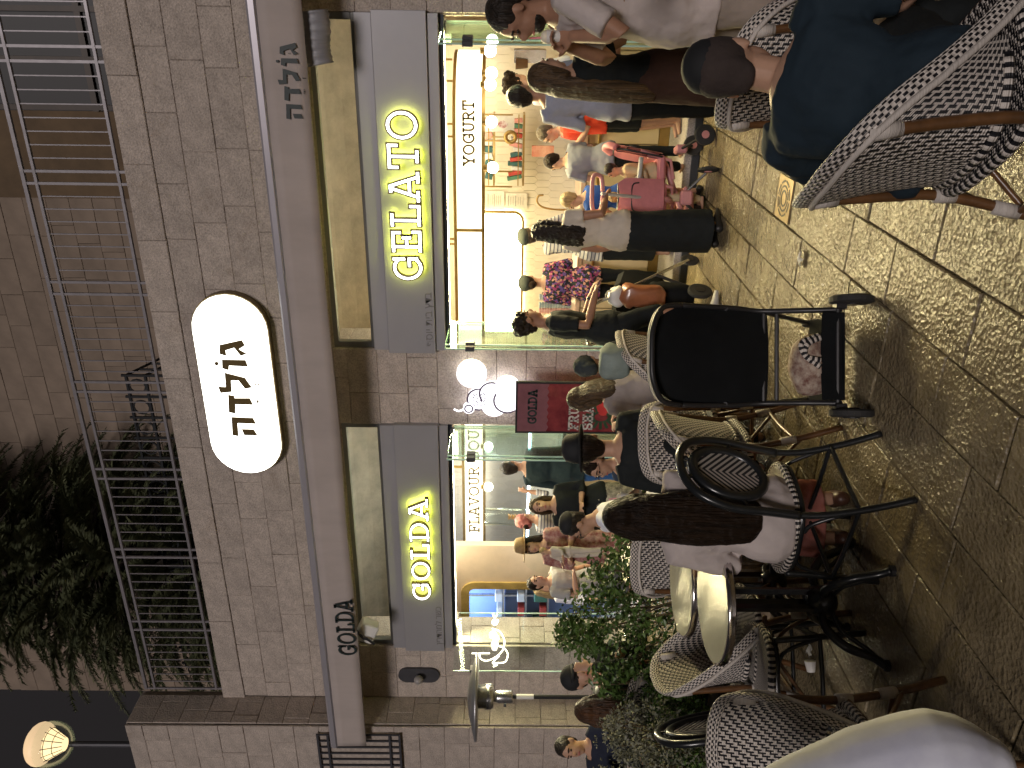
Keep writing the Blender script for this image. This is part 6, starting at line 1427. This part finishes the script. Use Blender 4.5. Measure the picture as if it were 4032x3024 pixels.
person('man in a light blue shirt and black trousers with his back turned, queuing', (2000, 372), 6.85, face=188, top=(C_blue, .75, .2), bottom=('trousers', C_black, 1), hair=('short', H_black), skin=M_skin_d, arms=('fold', 'fold'), turn=-30, nod=4, vox=.010, shoes=M_shoe, extra=[])
person('curly-haired person in a pale shirt half hidden behind the man in light blue', (1984, 322), 7.9, face=150, top=(C_light, .75, .15), bottom=('trousers', C_black, 1), hair=('curly', H_dark), base=.13, arms=('fold', 'fold'), nod=10)
person('boy in a tomato red T-shirt leaning on the counter', (2112, 528), 7.75, face=-70, base=.13, top=(C_red, .5, .12), bottom=('shorts', C_black, 1), hair=('short', H_grey), nod=12, lean=12, arms=('eat', 'eat'), vox=.010)
person('boy in a slate grey T-shirt bending over the counter with a phone', (2138, 640), 7.55, face=-150, base=.13, top=(C_grey, .5, .15), bottom=('trousers', C_black, 1), hair=('short', H_dark), nod=15, lean=14, turn=35, arms=('phone', 'phone'), vox=.010)
person('blond boy in a royal blue T-shirt raising one hand by the pink strollers', (2208, 790), 7.15, face=-115, top=(C_royal, .5, .16), bottom=('shorts', mat('lime_shorts', (.15, .5, .05), .8), 1), hair=('short', H_blond), nod=10, lean=6, arms=('fwd', 'phone'), vox=.010, shoes=M_shoe)
person('woman with curly dark hair and cream blouse pushing the pink stroller', (2098, 905), 6.42, face=152, top=(C_cream, .3, .14), bottom=('skirt', C_black, .10, .95), hair=('longcurly', H_black, .28, .9), skin=M_skin_d, arms=('push', 'down'), vox=.009, turn=15, shoes=M_shoe, extra=[('watch', -1, M_steel)])
person('person in a blue and white striped shirt and grey-green cap leaning to the counter', (2040, 925), 7.75, face=165, base=.13, top=(C_check, .5, .2), bottom=('skirt', C_black, .2, .9), hair=('short', H_grey), lean=16, arms=('fwd', 'fwd'), vox=.010, extra=[('kippa', M_kip, .10), ('strap', M_black)])
person('woman in a dark floral blouse and black trousers standing at the counter', (2050, 1112), 7.9, face=185, base=.13, top=(C_floral, .75, .18), bottom=('trousers', C_black, 1), hair=('bun', H_dark), arms=('fold', 'fold'), vox=.010, wide=1.12, extra=[('kippa', M_kip, .10), ('strap', M_black)], shoes=M_white_shoe)
person('man in a black T-shirt walking behind the loaded pushchair', (2022, 1265), 6.2, face=112, top=(C_black, .5, .2), bottom=('shorts', C_black, 1), hair=('curly', H_black), skin=M_skin_d, arms=('push', 'push'), vox=.009, lean=5, turn=10, shoes=M_white_shoe, legs=(((.10, .14, .50), (.10, .12, .09)), ((.10, -.02, .49), (.10, -.26, .22))), extra=[('watch', -1, M_black)])
# toddlers in the pink strollers
person('dark-haired toddler in beige clothes sitting in the pink stroller by the counter', pos=(-1.30, 7.04), zt=.88, H=.92, seat=True, seath=.43, face=-70, top=(C_beige, .9, .1), bottom=('trousers', C_beige, 1), hair=('short', H_black), arms=('lap', 'lap'), vox=.009)
person('small fair child sitting hidden in the pink stroller with the push handle', pos=(-1.50, 6.92), zt=.84, H=.88, seat=True, seath=.43, face=200, top=(mat('pale_pink_cloth', (.6, .4, .45), .8), .9, .1), bottom=('trousers', C_beige, 1), hair=('short', H_blond), arms=('lap', 'lap'), vox=.009)
# -- middle
person('long-haired girl in a white T-shirt sitting and eating in front of the poster', (2250, 1572), 5.40, face=-105, seat=True, H=1.66, top=(C_white, .5, .15), bottom=('trousers', C_black, 1), hair=('long', H_brown, .26, .9), arms=('eat', 'eat'), nod=16, lean=14, vox=.009, turn=-10, shoes=M_shoe, extra=[('watch', 1, M_steel)])
person('person in a dark hooded jacket seated behind the long-haired girl, head bowed', (2290, 1440), 5.75, face=190, seat=True, H=1.6, top=(M_jacket, 1, .15), bottom=('trousers', C_black, 1), hair=('short', H_black), arms=('lap', 'lap'), lean=14, nod=20, extra=[('scarf', M_jacket)], facefeat=False)
sack('jacket_pile', 'grey-green jacket hung over the chair beside the girl in the white T-shirt', W(2420, 1425, 5.3), (.13, .10, .11), M_teal, cat='jacket')
person('man in a black hat and black shirt sitting with his back to the street', (2262, 1765), 4.35, face=212, seat=True, H=1.72, top=(C_black, .75, .15), bottom=('trousers', C_black, 1), hair=('short', H_dark), arms=('eat', 'fold'), lean=6, nod=8, vox=.009, extra=[('fedora', M_hat, .15)])
person('bespectacled child with a cup facing the man in the black hat', (2312, 1838), 5.05, face=-25, seat=True, H=1.45, top=(cloth('dark_blue_top', (.04, .06, .10)), .75, .15), bottom=('trousers', C_black, 1), hair=('short', H_dark), arms=('eat', 'lap'), nod=12, vox=.009, extra=[('glasses',), ('cup', 1, M_white, 'white cup with a pink straw held by the child in glasses')])
person('man in a dark quilted jacket with his back turned in the left shop', (1975, 1838), 8.0, face=185, base=.13, top=(cloth('dark_navy_quilt', (.015, .03, .035)), 1, .22), bottom=('trousers', cloth('bright_blue_jeans', (.03, .10, .28)), 1), hair=('short', H_black), arms=('down', 'down'), wide=1.12, facefeat=False, extra=[])
person('smiling woman in black with a brown ponytail holding papers by the left shop', (2083, 1992), 6.6, face=28, H=None, top=(C_black, .75, .15), bottom=('skirt', C_patt, .15, 1), hair=('long', H_brown, .16, .7), arms=('fold', 'fold'), vox=.008, tilt=6, wide=1.08, shoes=M_shoe)
person('woman in a burgundy head scarf and striped shirt facing the ice cream counter', (2032, 2045), 7.7, face=170, base=.13, top=(C_check, .9, .2), bottom=('skirt', C_black, .2, 1), hair=('bun', H_dark), arms=('up', 'fold'), extra=[('scarf', M_scarf)], facefeat=False)
person('woman in a wide tan hat carrying a baby at the left shop', (2045, 2150), 6.9, face=10, top=(C_maroon, .9, .2), bottom=('skirt', C_maroon, .2, 1), hair=('long', H_black, .25, .8), arms=('fold', 'fold'), vox=.009, extra=[('fedora', M_straw, .19)])
p = W(2135, 2140, 6.68); person('blond baby in a cream top held by the woman in the tan hat', (2125, 2172), 6.66, face=-20, H=.66, base=W(2125, 2172, 6.66).z-.66, seat=False, top=(C_cream, .9, .1), bottom=('trousers', C_cream, 1), hair=('short', H_blond), arms=('fwd', 'fwd'), vox=.008)
person('man in a black skullcap and white shirt seated by the planter', (2230, 2068), 5.3, face=-60, seat=True, H=1.7, top=(C_light, .9, .15), bottom=('trousers', C_black, 1), hair=('short', H_black), arms=('lap', 'eat'), nod=16, lean=10, vox=.009, skin=M_skin, extra=[('kippa', M_hat, .095), ('glasses',)])
person('boy in a grey T-shirt and dark shorts standing sideways near the kitchen door', (2078, 2292), 6.9, face=75, top=(cloth('pale_grey', (.38, .38, .38)), .5, .15), bottom=('shorts', cloth('grey_shorts', (.12, .13, .13)), 1), hair=('short', H_dark), arms=('fold', 'down'), nod=-4, vox=.009, shoes=M_shoe)
person('fair girl in pale clothes standing just behind the boy in grey', (2105, 2318), 7.25, face=80, top=(C_light, .75, .15), bottom=('skirt', cloth('denim', (.05, .12, .25)), .5, .9), hair=('long', H_blond, .2, .7), arms=('down', 'down'))
# -- left
person('man in a black cap and dark jacket seated beyond the planter, looking right', (2236, 2665), 4.6, face=62, seat=True, H=1.75, top=(C_black, 1, .15), bottom=('trousers', C_black, 1), hair=('short', H_black), arms=('lap', 'eat'), nod=-4, lean=4, vox=.008, extra=[('cap', M_hat)])
person('woman with long brown hair in black, seated at the left beyond the hedge', (2293, 2795), 4.0, face=215, seat=True, H=1.66, top=(C_black, 1, .15), bottom=('skirt', C_black, .2, 1), hair=('long', hairmat('auburn', (.014, .009, .006), (.12, .05, .018)), .42, 1.2), arms=('up', 'lap'), lean=8, vox=.009)
person('dark-haired person facing the camera behind the leaves at the left edge', (2203, 2945), 4.9, face=15, seat=True, H=1.66, top=(cloth('navy', (.02, .025, .045)), 1, .15), bottom=('trousers', C_black, 1), hair=('short', H_black), arms=('eat', 'lap'), nod=8, vox=.009)
# -- foreground
person('woman with very long dark hair and white shirt seated at the round tables', (2398, 2035), 3.04, face=214, seat=True, H=1.66, top=(C_white, .9, .18), bottom=('skirt', C_salmon, .14, 1), hair=('long', H_dark, .50, 1.15), arms=('lap', 'lap'), lean=0, nod=4, vox=.007, shoes=mat('brown_shoe', (.09, .04, .025), .4), facefeat=False)
person('man in a teal blue T-shirt and black skullcap seated with his back to the camera', (2808, 262), 2.72, face=163, seat=True, H=1.80, top=(C_navy, .5, .2), bottom=('trousers', C_black, 1), hair=('short', mat('cropped_hair', (.045, .032, .028), .9, bump=.3, bs=90)), skin=M_skin, arms=('fold', 'elbow_out'), lean=38, nod=14, vox=.007, wide=1.22, extra=[('kippa', M_hat, .078), ('watch', 1, M_steel)], facefeat=False)
person('person in a bright white shirt cut off by the lower left corner', pos=(-2.26, 1.50), zt=1.30, face=228, seat=True, H=1.75, top=(C_light, .9, .2), drape=[(3100, 3130, 1.5, .085), (3400, 3045, 1.5, .115), (3690, 2985, 1.48, .125), (3870, 3010, 1.46, .08)], bottom=('trousers', C_black, 1), hair=('short', H_dark), arms=(((.0, -.02, -.28), (-.05, -.02, -.48)), ((.0, -.02, -.28), (-.05, -.02, -.48))), lean=4, tilt=0, vox=.009, wide=1.15, facefeat=False)
